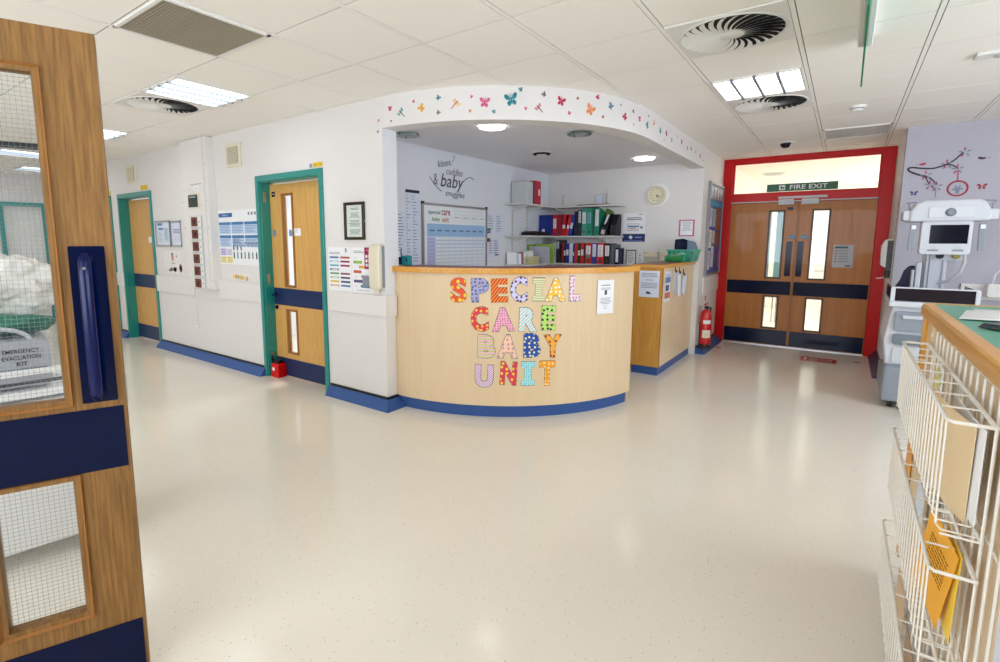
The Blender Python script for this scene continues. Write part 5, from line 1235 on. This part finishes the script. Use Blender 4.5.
# dispensers beside the red frame
t = thing('soap_dispenser', 'white and grey dispenser sticking out beside the red frame', 'dispenser', (.42, 7.22, 1.17), FW)
MB().prism_yz([(0, .05), (-.055, .0), (-.095, .03), (-.10, .24), (-.07, .31), (0, .32)], -.06, .06, WHITE).build('body', t, bevel=.01)
MB().box(-.062, -.05, -.02, .062, 0, .30, DGREY).build('back_plate', t)
MB().box(-.05, -.05, -.11, .05, -.005, -.03, BLACK).build('bottle_neck', t, bevel=.004)
b = MB(); b.tube([(0, -.03, -.10), (0, -.09, -.12), (0, -.12, -.12)], .006, WHITE, 8); b.build('lever_spout', t, smooth=True)
sheet('narrow_poster', 'tall narrow brownish poster on the wall return above the dispenser', 'poster', (.42, 7.05, 1.45), FW, .14, .48, lambda b, w_, h_, y: [R(b, y, -.05, .03+.085*i, .05, .09+.085*i, pc(.62, .42, .36)) for i in range(5)], m=pc(.80, .74, .70))

# ------------------------------------------------------------------ mural decals on the grey wall
def mural():
    t = thing('tree_decal', 'dark branch wall decal with pink blossoms and hanging swing', 'wall decal', (.40, YB, 0), FS)
    DK = mat('mural_brown', (.20, .12, .15), .5); PK = pc(.68, .30, .40); RD = pc(.62, .10, .20); GY = pc(.50, .52, .60)
    def ribbon(b, pts, w0, w1, m, y=-.002):
        n = len(pts); L = []; Rr = []
        for i, (x, z) in enumerate(pts):
            a = pts[max(0, i-1)]; c = pts[min(n-1, i+1)]; dx, dz = c[0]-a[0], c[1]-a[1]; l = math.hypot(dx, dz); nx, nz = -dz/l, dx/l; w_ = (w0+(w1-w0)*i/(n-1))/2
            L.append((x+nx*w_, z+nz*w_)); Rr.append((x-nx*w_, z-nz*w_))
        vs = [(x, y, z) for x, z in L]+[(x, y, z) for x, z in Rr]+[(x, y+.002, z) for x, z in L]+[(x, y+.002, z) for x, z in Rr]
        fs = []
        for i in range(n-1): fs += [(i, i+1, n+i+1, n+i), (2*n+i, 3*n+i, 3*n+i+1, 2*n+i+1), (i, 2*n+i, 2*n+i+1, i+1), (n+i, n+i+1, 3*n+i+1, 3*n+i)]
        b.add(vs, fs, m)
    def sm(P, k=6):
        out = []
        for i in range(len(P)-1):
            p0 = P[max(0, i-1)]; p1 = P[i]; p2 = P[i+1]; p3 = P[min(len(P)-1, i+2)]
            for j in range(k):
                s_ = j/k; out.append(tuple(.5*((2*p1[d])+(-p0[d]+p2[d])*s_+(2*p0[d]-5*p1[d]+4*p2[d]-p3[d])*s_*s_+(-p0[d]+3*p1[d]-3*p2[d]+p3[d])*s_**3) for d in (0, 1)))
        return out+[P[-1]]
    # image-independent layout in metres on the wall (x from the wall corner, z up)
    b = MB()
    ribbon(b, sm([(.235, 2.084), (.193, 2.108), (.143, 2.127), (.092, 2.151), (.062, 2.172), (.054, 2.196), (.09, 2.203), (.153, 2.19), (.234, 2.182), (.288, 2.193), (.34, 2.214), (.398, 2.254), (.452, 2.319)]), .020, .013, DK)
    ribbon(b, sm([(.34, 2.214), (.388, 2.20), (.429, 2.166)]), .013, .010, DK, -.003)
    ribbon(b, sm([(.193, 2.108), (.245, 2.075), (.282, 2.02)]), .014, .010, DK, -.0025); ribbon(b, sm([(.193, 2.108), (.213, 2.06), (.232, 2.027)]), .010, .008, DK, -.003)
    b.build('branch', t)
    def flower(b, x, z, r, m1, m2):
        for k in range(5):
            a = 2*PI*k/5+.4; mm = m1 if k % 2 else m2
            pts = [(x+math.cos(a)*r*.15, z+math.sin(a)*r*.15), (x+math.cos(a-.28)*r*.6, z+math.sin(a-.28)*r*.6), (x+math.cos(a)*r, z+math.sin(a)*r), (x+math.cos(a+.28)*r*.6, z+math.sin(a+.28)*r*.6)]
            b.prism_xz(pts, -.0045, -.003, mm)
    for (x, z) in ((.464, 2.318), (.344, 2.214), (.425, 2.162), (.196, 2.118), (.236, 2.022), (.285, 2.003)):
        b = MB(); flower(b, x, z, .054, PK, GY); b.build('blossom', t)
    b = MB(); ribbon(b, [(.43, 2.15), (.436, 2.05)], .010, .010, PK); ribbon(b, [(.281, 1.99), (.285, 1.90)], .01, .01, GY); b.build('rope', t)
    b = MB(); n = 30
    ribbon(b, [(.441+.072*math.cos(2*PI*k/n), 1.976+.07*math.sin(2*PI*k/n)) for k in range(n+1)], .016, .016, RD); b.build('swing_ring', t)
    b = MB()
    for dx, dz, r in ((-.02, .025, .012), (.02, .03, .012), (0, -.01, .03), (-.04, -.01, .013), (.04, -.005, .013), (0, -.05, .02)): b.prism_xz([(.441+dx*.75+r*.75*math.cos(2*PI*k/12), 1.976+dz*.75+r*.75*math.sin(2*PI*k/12)) for k in range(12)], -.003, -.0015, GY)
    b.build('seated_figure', t)
mural()
def bird(lab, x, z, s_, c, flip=1, cat='wall decal', nm='bird_decal'):
    b = MB(); b.prism_xz([(flip*s_*a, s_*q) for a, q in ((-.5, .0), (-.3, .12), (0, .15), (.25, .25), (.42, .22), (.5, .08), (.35, -.1), (.0, -.2), (-.3, -.12))], -.002, -.0005, pc(*c))
    b.prism_xz([(flip*s_*a, s_*q) for a, q in ((-.5, 0), (-.85, .1), (-.8, -.05))], -.002, -.0005, pc(.4, .4, .5))
    tag(b.build(nm), lab, cat, 'mural decals', (x, YB, z), FS)
bird('red bird decal perched at the left of the branch', .558, 2.23, .06, (.72, .12, .25))
bird('dark plum bird decal to the right of the branch', .99, 2.25, .065, (.30, .10, .22), -1)
def bfly_decal(lab, x, z, s_, c):
    b = MB()
    for wg in wing('b'):
        for q in (-1, 1): b.prism_xz([(q*a*s_, e*s_) for a, e in wg], -.002, -.0005, pc(*c))
    tag(b.build('butterfly_decal'), lab, 'wall decal', 'mural decals', (x, YB, z), FS)
bfly_decal('crimson butterfly decal right of the swing', 1.013, 1.984, .045, (.62, .06, .20))
bfly_decal('dark blue butterfly decal left above the warmer', .518, 1.945, .038, (.16, .22, .42))

# ------------------------------------------------------------------ infant warmer
iw = thing('infant_warmer', 'white infant warmer cart with overhead heater and monitor by the grey wall', 'infant warmer', (.68, 5.95, 0), .0)
W = mat('equipment_white', (.78, .79, .815), .35, spec=.35)
b = MB()
b.prism_yz([(-.38, .07), (.40, .07), (.40, .30), (-.18, .34), (-.22, .40), (-.40, .38)], -.33, .24, GREY); plabel(b.build('base_skirt', iw, bevel=.02), 'grey base skirt')
for x in (-.26, .18):
    for y in (-.28, .32):
        o = MB().cyl((x-.018, y, .05), (x+.018, y, .05), .05, BLACK, 20).build('castor', iw, smooth=True); plabel(o, 'black castor')
b = MB(); b.prism_xz([(-.32, .36), (.21, .36), (.22, .60), (.21, .90), (-.31, .90), (-.35, .60)], -.30, .34, W); b.build('cabinet', iw, bevel=.015)
# drawers on the front
b = MB(); b.rbox(-.29, -.335, .69, .19, -.30, .86, GREY, .02); d1 = plabel(b.build('drawer', iw, bevel=.006), 'upper grey drawer')
MB().box(-.24, -.35, .80, .14, -.335, .83, LGREY).build('handle', d1, bevel=.005); MB().lathe([(0, -.006), (.016, -.006), (.018, 0)], (.05, -.336, .75), pc(.75, .1, .1), 14, 'y').build('red_sticker', d1); MB().box(.10, -.338, .74, .15, -.335, .76, BLACK).build('black_slot', d1)
b = MB(); b.rbox(-.29, -.335, .57, .19, -.30, .66, mat('slate_drawer', (.42, .46, .50), .4), .02); d2 = plabel(b.build('drawer', iw, bevel=.006), 'lower slate drawer')
MB().rbox(-.28, -.315, .40, .18, -.30, .55, LGREY, .02).build('lower_panel', iw)
# bed with smoked side panels
b = MB(); b.box(-.34, -.36, .90, .23, .34, .95, W); b.build('bed_tray', iw, bevel=.012)
b = MB(); b.box(-.27, -.27, .95, .17, .26, .985, pc(.80, .84, .88)); b.build('mattress', iw, bevel=.012)
SM = mat('smoked_acrylic', (.13, .11, .14), .15, spec=.25)
for x0, y0, x1, y1 in ((-.31, -.345, .20, -.335), (-.33, -.33, -.32, .27), (.21, -.33, .22, .27)):
    MB().box(x0, y0, .955, x1, y1, 1.06, SM).build('side_guard', iw, bevel=.002)
b = MB(); b.box(-.33, -.35, 1.06, .22, -.33, 1.072, W).box(-.335, -.35, .95, -.305, -.33, 1.065, W).box(.195, -.35, .95, .225, -.33, 1.065, W); b.build('guard_frame', iw, bevel=.003)
# column
b = MB(); b.box(-.07, .28, .9, .07, .36, 1.75, W).box(-.085, .34, .9, .085, .40, 1.80, LGREY); b.build('column', iw, bevel=.008)
b = MB(); 
for x in (-.045, .045): b.box(x-.004, .275, 1.0, x+.004, .282, 1.6, GREY)
b.build('column_grooves', iw)
# monitor
b = MB(); b.rbox(-.155, -.03, 1.345, .175, .10, 1.64, W, .025); mo = b.build('monitor_housing', iw, bevel=.008)
b = MB(); b.box(-.095, -.033, 1.44, .15, -.030, 1.60, mat('screen_glass', (.01, .02, .09), .1, spec=.2)); plabel(b.build('screen', mo), 'dark screen')
b = MB(); b.box(-.10, -.0345, 1.375, -.03, -.03, 1.39, GREY).box(.06, -.0345, 1.375, .13, -.03, 1.39, GREY).lathe([(.0, -.003), (.02, -.003), (.02, 0)], (-.065, -.031, 1.405), LGREY, 14, 'y').lathe([(.0, -.003), (.02, -.003), (.02, 0)], (.095, -.031, 1.405), LGREY, 14, 'y'); b.build('buttons', mo)
# heater head
b = MB(); b.prism_xz([(-.245, 1.63), (.275, 1.63), (.275, 1.71), (.235, 1.79), (.19, 1.812), (-.16, 1.812), (-.205, 1.79), (-.245, 1.71)], -.06, .34, W); hd = b.build('heater_head', iw, bevel=.018)
b = MB(); b.rbox(-.12, -.068, 1.66, .17, -.06, 1.755, pc(.80, .81, .83), .012); b.build('front_plate', hd, bevel=.003)
b = MB(); b.lathe([(0, -.016), (.010, -.016), (.012, -.02), (.022, -.02), (.026, -.006), (.032, -.010), (.036, 0)], (.02, -.068, 1.705), GREY, 28, 'y'); b.build('lens', hd, smooth=True)
for s_, x in ((-1, -.245), (1, .275)):
    b = MB(); b.rbox(x-.045 if s_ < 0 else x-.03, -.04, 1.64, x+.03 if s_ < 0 else x+.045, .20, 1.73, W, .02); b.build('side_grip', hd, bevel=.01)
for s_, x in ((-1, -.25), (1, .28)):
    b = MB(); b.tube([(x, .0, 1.73), (x+s_*.0, .0, 1.78), (x+s_*.02, .0, 1.795), (x-s_*.05, .0, 1.80)], .006, GREY, 8); b.build('hook', hd, smooth=True)
    b = MB(); xc = -.205 if s_ < 0 else .235
    b.prism_xz([(xc-.025, 1.61), (xc+.022, 1.61), (xc+(.005 if s_ < 0 else .018), 1.38), (xc-(.03 if s_ < 0 else .018), 1.38)], -.03, .0, GREY); sl = plabel(b.build('side_lamp', hd, bevel=.004), 'grey hanging lamp arm')
    MB().rbox(xc-.016, -.034, 1.565, xc+.014, -.03, 1.60, WHITE, .004).build('switch', sl)
b = MB(); b.tube([(.16, .1, 1.36), (.17, .12, 1.28), (.15, .15, 1.18), (.10, .2, 1.11), (.03, .27, 1.08)], .014, LGREY, 10); b.build('hose', iw, smooth=True)
b = MB(); b.lathe([(0, -.02), (.025, -.02), (.03, 0)], (.02, .27, 1.33), BLACK, 14, 'y').lathe([(0, -.02), (.025, -.02), (.03, 0)], (.13, .27, 1.33), pc(.6, .55, .25), 14, 'y').box(-.02, .27, 1.29, .19, .30, 1.37, LGREY); b.build('gas_connectors', iw)
b = MB(); b.box(-.14, .2, 1.0, -.10, .3, 1.27, W).box(-.17, .18, .96, -.15, .25, 1.2, LGREY); b.build('arm_rest', iw, bevel=.015)
nbg = thing('navy_bag', 'navy bag draped beside the warmer column', 'bag', (.47, 6.36, .96), 0)
MB().prism_xz([(-.09, 0), (.07, 0), (.08, .10), (.10, .22), (.12, .27), (.04, .27), (-.0, .22), (-.02, .13), (-.06, .05)], -.03, .03, pc(.03, .07, .25)).build('bag_body', nbg, bevel=.015)
MB().tube([(.11, 0, .26), (.14, 0, .29), (.17, 0, .27)], .008, BLACK, 8).build('strap', nbg, smooth=True)
bx = thing('wall_device', 'small white wall device at the right edge of the grey wall', 'device', (1.22, YB-.03, .93), FS)
MB().rbox(-.10, -.10, 0, .12, 0, .13, WHITE, .02).build('casing', bx, bevel=.008); MB().lathe([(0, -.01), (.022, -.01), (.025, 0)], (.02, -.10, .085), LGREY, 16, 'y').build('dial', bx); MB().box(.05, -.103, .03, .08, -.1, .06, DGREY).build('button', bx); MB().tube([(-.06, -.05, .13), (-.05, -.06, .22), (-.02, -.05, .26)], .006, WHITE, 8).build('cable', bx, smooth=True)

# ------------------------------------------------------------------ near counter on the right
nc = thing('nurse_counter', 'green topped oak edged counter in the right foreground', 'counter', (.27, 2.78, 0))
CYL_ = 2.75
plabel(MB().prism_xy([(.035, -CYL_), (1.0, -CYL_), (1.0, .03), (.055, -.035), (.035, -.06)], 1.172, 1.201, GREENTOP).build('counter_top', nc), 'green laminate top')
b = MB()
prof = [(0, 1.165), (.0, 1.193), (.008, 1.202), (.035, 1.202), (.035, 1.165)]
pth = [(0, -CYL_), (0, -.05), (.008, -.025), (.03, -.005), (.06, .005), (1.0, .06)]
L_out = pth; L_in = [(.037, -CYL_), (.037, -.058), (.04, -.05), (.05, -.036), (.065, -.032), (1.0, .025)]
n = len(pth); vs = []
for (ox, oy), (ix, iy) in zip(L_out, L_in):
    vs += [(ox, oy, 1.158), (ox, oy, 1.193), (ox+(ix-ox)*.2, oy+(iy-oy)*.2, 1.203), (ix, iy, 1.203), (ix, iy, 1.158)]
fs = []
for i in range(n-1):
    for k in range(5): fs.append((i*5+k, i*5+(k+1) % 5, (i+1)*5+(k+1) % 5, (i+1)*5+k))
fs += [tuple(range(4, -1, -1)), tuple(range((n-1)*5, n*5))]
b.add(vs, fs, OAKEDGE); plabel(b.build('edge_lipping', nc, smooth=True), 'rounded oak edge')
plabel(MB().box(.025, -CYL_+.02, .10, .045, -.03, 1.16, MAPLE).build('front_panel', nc), 'pale maple front panel')
plabel(MB().box(.012, -.075, .10, .05, -.02, 1.16, OAKPANEL).build('corner_post', nc, bevel=.004), 'oak corner post')
MB().prism_xy([(.05, -.03), (.95, .02), (.95, .0), (.05, -.05)], .10, 1.16, MAPLE).build('end_panel', nc)
MB().box(.06, -CYL_+.05, 0, .9, -.07, .10, SKIRT).build('plinth', nc)
MB().box(.93, -CYL_+.02, .10, .95, -.02, 1.16, MAPLE).build('back_panel', nc)
# three wire baskets hung on the front
def wire_rack(lab, zr, dz, y0, y1, dep=.072, z_group='wire baskets on the front of the near counter'):
    t = thing('wire_basket', lab, 'wire basket', (.268, (y0+y1)/2, zr-dz), 0, z_group); a = (y0-y1)/2; c = -a; H_ = dz
    b = MB(); r = .0032
    # rim : front, ends, back
    b.tube([(-.002, a, H_), (-dep*.9, a, H_), (-dep, a+.012, H_), (-dep, c-.012, H_), (-dep*.9, c, H_), (-.002, c, H_)], r*1.25, CHROMEW, 8)
    b.tube([(-.002, a, H_), (-.002, c, H_)], r*1.5, CHROMEW, 8); b.build('rim', t, smooth=True)
    b = MB(); n = 20
    for i in range(n+1):
        y = a+.02+(c-a-.04)*i/n
        b.tube([(-dep, y, H_), (-dep*.97, y, .012), (-dep*.85, y, 0), (-dep*.1, y, 0)], r*.7, CHROMEW, 5)
    b.build('front_wires', t)
    b = MB()
    for i in range(9):
        y = a+(c-a)*i/8; b.tube([(-.002, y, 0), (-.002, y, H_)], r*.8, CHROMEW, 5); b.tube([(-.002, y, 0), (-dep*.9, y, 0)], r*.8, CHROMEW, 5)
        if 0 < i < 8: b.tube([(-.002, y, H_), (-dep, y, H_)], r*.7, CHROMEW, 5)
    b.tube([(-.002, a, 0), (-.002, c, 0)], r*1.3, CHROMEW, 6).tube([(-dep*.45, a, 0), (-dep*.45, c, 0)], r*.8, CHROMEW, 5)
    for e in (c,):
        for k in range(4): b.tube([(-.002, e, H_*k/4), (-dep, e, H_*k/4)], r*.65, CHROMEW, 5)
    b.build('frame_wires', t)
    return t
wire_rack('topmost white wire basket on the near counter front', 1.09, .24, 1.36, 2.38)
wire_rack('middle white wire basket, below the topmost one', .765, .24, 1.36, 2.38)
wire_rack('lowest white wire basket near the floor', .40, .24, 1.36, 2.38)
bg = MB()
for y in [1.0+.075*i for i in range(19)]: bg.tube([(0, y, .18), (0, y, 1.14)], .0035, CHROMEW, 6)
for z in (.18, .5, .83, 1.14): bg.tube([(.004, 1.0, z), (.004, 2.35, z)], .003, CHROMEW, 6)
tag(bg.build('wire_grid'), 'white upright wire grid fixed to the counter panel behind the baskets', 'wire grid', None, (.284, 0, 0))
# papers in the baskets: upright sheets in the y-z plane
def upright(name, lab, cat, x, y0, y1, z0, z1, m, tilt=0, group=None, dots=None, t_=.002, curl=0, rz=0):
    b = MB(); n = 8; w_ = y1-y0; h_ = z1-z0; vs = []
    for s_ in (0, 1):
        for i in range(n+1):
            u = i/n; x_ = curl*math.sin(PI*u)+s_*t_
            vs += [(x_, w_*(u-.5), 0), (x_+curl*.6, w_*(u-.5), h_)]
    k = 2*(n+1); fs = []
    for i in range(n): fs += [(2*i, 2*i+2, 2*i+3, 2*i+1), (k+2*i, k+2*i+1, k+2*i+3, k+2*i+2), (2*i, k+2*i, k+2*i+2, 2*i+2), (2*i+1, 2*i+3, k+2*i+3, k+2*i+1)]
    fs += [(0, 1, k+1, k), (2*n, k+2*n, k+2*n+1, 2*n+1)]
    b.add(vs, fs, m)
    if dots: dots(b, w_, h_)
    o = tag(b.build(name, smooth=True), lab, cat, group, (x, (y0+y1)/2, z0)); o.rotation_euler = (tilt, 0, rz); return o
KR = pc(.86, .76, .60)
upright('brown_envelope', 'tan card standing in the topmost wire basket', 'card', .230, 1.44, 1.70, .862, 1.085, KR, .10, curl=-.012, rz=.16)
upright('paper_sheet', 'white sheet behind the tan card in the topmost basket', 'paper', .252, 1.40, 1.66, .87, 1.08, PAPER, .05, curl=-.004, rz=.05)
upright('brown_folder', 'light buff folder in the near half of the topmost basket', 'folder', .215, 1.72, 1.98, .86, 1.0, pc(.88, .80, .66), 0, rz=.1)
yl = upright('flower_card', 'small white card with yellow flower in the topmost basket', 'card', .245, 1.86, 1.98, 1.0, 1.10, PAPER)
b = MB()
for k in range(8):
    a = 2*PI*k/8; b.add([(-.002, 0, .055), (-.002, .04*math.cos(a-.2), .055+.04*math.sin(a-.2)), (-.002, .05*math.cos(a), .055+.05*math.sin(a)), (-.002, .04*math.cos(a+.2), .055+.04*math.sin(a+.2))], [(0, 1, 2, 3)], pc(.92, .88, .15))
b.build('yellow_flower', yl)
def ydots(b, w_, h_):
    for i in range(8):
        for j in range(6):
            b.box(-.0015, -w_*.34+w_*.11*j, h_*.42+.011*i, -.0005, -w_*.34+w_*.11*j+w_*.085, h_*.42+.011*i+.0022, pc(.55, .38, .05))
upright('yellow_leaflet', 'bright yellow leaflet with fine print in the middle basket', 'leaflet', .222, 1.50, 1.66, .575, .80, pc(.93, .66, .05), .3, dots=ydots, rz=.2)
upright('yellow_leaflet', 'second yellow sheet behind the printed one in the middle basket', 'leaflet', .250, 1.46, 1.60, .56, .78, pc(.96, .80, .2), .1, rz=.05)
upright('orange_card', 'small orange card at the far end of the middle basket', 'card', .225, 2.10, 2.22, .66, .79, pc(.88, .60, .12))
upright('tan_card', 'tan card in the far half of the middle basket', 'card', .23, 1.90, 2.12, .56, .77, KR)
upright('folded_paper', 'white folded paper with blue corner in the middle basket', 'paper', .228, 1.80, 1.92, .60, .76, PAPERBLUE)
upright('brown_envelope', 'brown envelope standing in the lowest basket', 'envelope', .232, 1.45, 1.85, .17, .33, pc(.62, .50, .38))
upright('brown_envelope', 'paler envelope at the far end of the lowest basket', 'envelope', .238, 2.0, 2.2, .17, .32, pc(.82, .70, .55))
upright('white_poster', 'white sheet fixed low on the counter panel near the right edge', 'sheet', .279, 1.02, 1.24, .60, 1.0, PAPERBLUE, curl=-.006)
# papers and pen-case on the green top
b = MB(); vs = []; n = 12
for i in range(n+1):
    u = i/n; zc = .004+.022*math.sin(PI*min(1, u*1.25))**2
    vs += [(-.11, -.16+.36*u, zc*.6), (.13, -.10+.36*u, zc)]
b.add(vs, [(2*i, 2*i+1, 2*i+3, 2*i+2) for i in range(n)], PAPER); cp = b.build('curled_sheet', smooth=True); sol = cp.modifiers.new('thick', 'SOLIDIFY'); sol.thickness = .002
tag(cp, 'curled white sheet lying on the green counter top', 'paper', None, (.46, 2.35, 1.205), -.25)
b = MB(); b.prism_yz([(-.12, 0), (.12, 0), (.13, .012), (.05, .02), (-.10, .014)], -.05, .08, pc(.12, .17, .22, .15)); tag(b.build('glasses_case', bevel=.006), 'dark glossy case on the green counter beside the curled sheet', 'case', None, (.45, 2.08, 1.203), -.9)
b = MB(); b.box(-.1, -.14, 0, .1, .14, .003, PAPER); tag(b.build('paper_sheet'), 'flat white sheet at the right edge of the green counter', 'paper', None, (.50, 1.93, 1.203), -.3)

# ------------------------------------------------------------------ ceiling fittings
def luminaire(loc, lab):
    t = thing('recessed_luminaire', lab, 'ceiling light', loc, 0, 'recessed square ceiling lights')
    b = MB(); s_ = .285
    for a in ((-s_, -s_, -s_+.018, s_), (s_-.018, -s_, s_, s_), (-s_, -s_, s_, -s_+.018), (-s_, s_-.018, s_, s_)): b.box(a[0], a[1], -.012, a[2], a[3], 0, WHITE)
    for k in range(1, 4):
        x = -s_+2*s_*k/4; b.box(x-.010, -s_, -.024, x+.010, s_, -.002, mat('louvre_metal', (.50, .53, .58), .4))
    b.build('frame', t)
    for k in range(4):
        x0 = -s_+2*s_*k/4+.014; x1 = -s_+2*s_*(k+1)/4-.014
        o = MB().box(x0, -s_+.02, -.006, x1, s_-.02, -.002, EMIT).build('diffuser', t)
    return t
l0 = luminaire((-.61, 4.405, CZ), 'square four-strip ceiling light between the two swirl diffusers')
def cell(i, j): return (.297-.602*(i+.5), 2.356+.59*(j+.5), CZ)
copy_tree(l0, cell(7, -1)[:3], label='square four-strip ceiling light left of the curved bulkhead')
copy_tree(l0, cell(11, -1), label='ceiling light just visible beside the open oak door')
for (i, j) in ((1, -4), (4, -4), (8, -4), (15, -1), (-3, 0), (-3, 4), (12, -5), (1, -8), (7, -8), (18, -4), (15, -4), (18, 0), (19, -2)):  # unseen luminaires added to brighten the room
    copy_tree(l0, cell(i, j), label='added square ceiling light outside the framed view')
def swirl(loc, lab):
    t = thing('swirl_diffuser', lab, 'air diffuser', loc, 0, 'square swirl air diffusers')
    b = MB(); b.box(-.288, -.282, -.006, .288, .282, 0, WHITE); b.build('plate', t)
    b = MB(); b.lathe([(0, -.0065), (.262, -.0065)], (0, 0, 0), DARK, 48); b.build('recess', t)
    b = MB(); n = 28
    for k in range(n):
        a0 = 2*PI*k/n; P1 = []; P2 = []
        for q in range(7):
            r = .06+(.262-.06)*q/6; sw = .42*(q/6)**1.3; wd = .60*2*PI/n*(1-.05*q/6)
            P1.append((r*math.cos(a0+sw), r*math.sin(a0+sw), -.017)); P2.append((r*math.cos(a0+sw+wd), r*math.sin(a0+sw+wd), -.008))
        b.add(P1+P2, [(i, i+1, 8+i, 7+i) for i in range(6)], WHITE)
    b.build('vanes', t)
    b = MB(); b.lathe([(0, -.016), (.06, -.015), (.07, -.007)], (0, 0, 0), WHITE, 32); b.lathe([(.258, -.007), (.26, -.010), (.27, -.010), (.272, -.006)], (0, 0, 0), WHITE, 48); b.build('hub_and_rim', t, smooth=True)
    return t
s0 = swirl(cell(1, 1), 'large swirl air diffuser nearest the hanging exit sign')
copy_tree(s0, cell(1, 4), label='swirl air diffuser just beyond the ceiling light')
copy_tree(s0, cell(8, -1), label='swirl air diffuser over the left corridor beside the light')
def eggcrate(loc, lab, sx, sy, m1, m2, nx, ny):
    t = thing('ceiling_grille', lab, 'ceiling grille', loc, 0)
    b = MB(); 
    for a in ((-sx, -sy, -sx+.018, sy), (sx-.018, -sy, sx, sy), (-sx, -sy, sx, -sy+.018), (-sx, sy-.018, sx, sy)): b.box(a[0], a[1], -.01, a[2], a[3], 0, WHITE)
    b.build('frame', t)
    b = MB(); b.box(-sx+.018, -sy+.018, -.003, sx-.018, sy-.018, -.001, m2)
    for i in range(nx): x = -sx+.018+(2*sx-.036)*(i+.5)/nx; b.box(x-.0018, -sy+.018, -.008, x+.0018, sy-.018, -.003, m1)
    for i in range(ny): y = -sy+.018+(2*sy-.036)*(i+.5)/ny; b.box(-sx+.018, y-.0018, -.0078, sx-.018, y+.0018, -.0032, m1)
    b.build('egg_crate', t); return t
GR1 = mat('grille_bronze', (.66, .62, .54), .5); GR2 = mat('grille_dark', (.34, .31, .27), .8)
eggcrate((cell(5, -2)[0], cell(5, -2)[1], CZ), 'dusty brown egg-crate grille above the open oak door', .29, .285, GR1, GR2, 34, 34)
eggcrate((cell(0, 7)[0], cell(0, 7)[1], CZ), 'light grey ceiling grille near the fire doors', .285, .28, mat('grille_light', (.72, .70, .68), .5), mat('grille_mid', (.56, .55, .54), .8), 36, 34)
# hanging exit sign
t = thing('hanging_exit_sign', 'green edged blade exit sign hanging from a white ceiling housing', 'exit sign', (.0, 3.1, CZ), 0)
MB().box(-.035, -.66, -.05, .035, .66, 0, WHITE).build('housing', t, bevel=.006)
MB().box(-.012, -.62, -.058, .012, .62, -.05, LGREY).build('slot', t)
MB().box(-.004, -.60, -.27, .004, .65, -.055, mat('edge_lit_green', (.05, .55, .36), .15)).build('blade', t)
b = MB()
for k, x in ((1, .0046), (-1, -.0046)):
    b.xf = Matrix.Rotation(k*PI/2, 4, 'Z'); b.text('FIRE EXIT', 0, -.165, .10, PAPER, -.0046, width=.8)
b.build('wording', t)
# camera dome, smoke detector, emergency light
t = thing('camera_dome', 'dark dome camera on a white ring by the fire doors', 'camera', (-.66, 7.05, CZ)); MB().lathe([(0, -.012), (.09, -.012), (.10, 0)], (0, 0, 0), WHITE, 28).build('ring', t, smooth=True); plabel(MB().lathe([(0, -.065), (.03, -.060), (.05, -.042), (.058, -.012)], (0, 0, 0), mat('dark_dome', (.06, .06, .12), .1), 24).build('dome', t, smooth=True), 'smoked dome')
t = thing('smoke_detector', 'white smoke detector on the ceiling beyond the hanging sign', 'smoke detector', (-.01, 5.55, CZ)); MB().lathe([(0, -.012), (.06, -.012), (.065, 0)], (0, 0, 0), WHITE, 28).build('base', t, smooth=True); MB().lathe([(0, -.042), (.03, -.042), (.045, -.03), (.05, -.012)], (0, 0, 0), WHITE, 28).lathe([(.046, -.022), (.048, -.02), (.048, -.026)], (0, 0, 0), DGREY, 20).build('head', t, smooth=True)
t = thing('emergency_light', 'flat white emergency light at the right edge of the ceiling', 'emergency light', (.72, 4.50, CZ)); MB().box(-.16, -.06, -.02, .16, .06, 0, WHITE).build('plate', t, bevel=.006); MB().lathe([(0, -.035), (.03, -.03), (.04, -.02)], (-.04, 0, 0), LGREY, 20).build('lens', t, smooth=True)
# alcove lamps
def downlight(loc, lab, lit):
    t = thing('ring_downlight', lab, 'downlight', loc, 0, 'round glass-ringed downlights over the desk')
    MB().lathe([(0, -.006), (.075, -.006), (.085, 0)], (0, 0, 0), EMIT2 if lit else mat('unlit_lamp', (.70, .74, .74), .3), 32).build('lamp', t, smooth=True)
    b = MB(); b.lathe([(.08, -.014), (.11, -.014), (.11, -.019), (.08, -.019), (.08, -.014)], (0, 0, 0), EMIT2 if lit else mat('green_glass_ring', (.42, .56, .53), .1, coat=.3), 36)
    plabel(b.build('glass_ring', t, smooth=True), 'glowing glass ring' if lit else 'greenish glass ring')
    b = MB()
    for k in range(3): a = 2*PI*k/3+.4; b.cyl((.1*math.cos(a), .1*math.sin(a), 0), (.1*math.cos(a), .1*math.sin(a), -.024), .005, DGREY, 8)
    b.build('posts', t); return t
downlight((-2.55, 3.73, AZ), 'lit round downlight nearest the wall lettering', True)
downlight((-2.02, 6.17, AZ), 'lit round downlight above the clock side of the alcove', True)
downlight((-3.38, 3.55, AZ), 'unlit green glass downlight by the alcove jamb', False)
downlight((-2.055, 4.42, AZ), 'unlit green glass downlight near the curved bulkhead', False)
t = thing('round_air_valve', 'round air valve with dark slot in the alcove ceiling', 'air valve', (-2.84, 5.14, AZ)); MB().lathe([(0, -.034), (.055, -.034), (.06, -.028)], (0, 0, 0), WHITE, 28).build('disc', t, smooth=True); plabel(MB().lathe([(.0, -.026), (.095, -.024), (.10, -.006)], (0, 0, 0), DARK, 28).build('slot', t), 'dark slot'); MB().lathe([(.10, -.012), (.125, 0)], (0, 0, 0), WHITE, 28).build('rim', t, smooth=True)
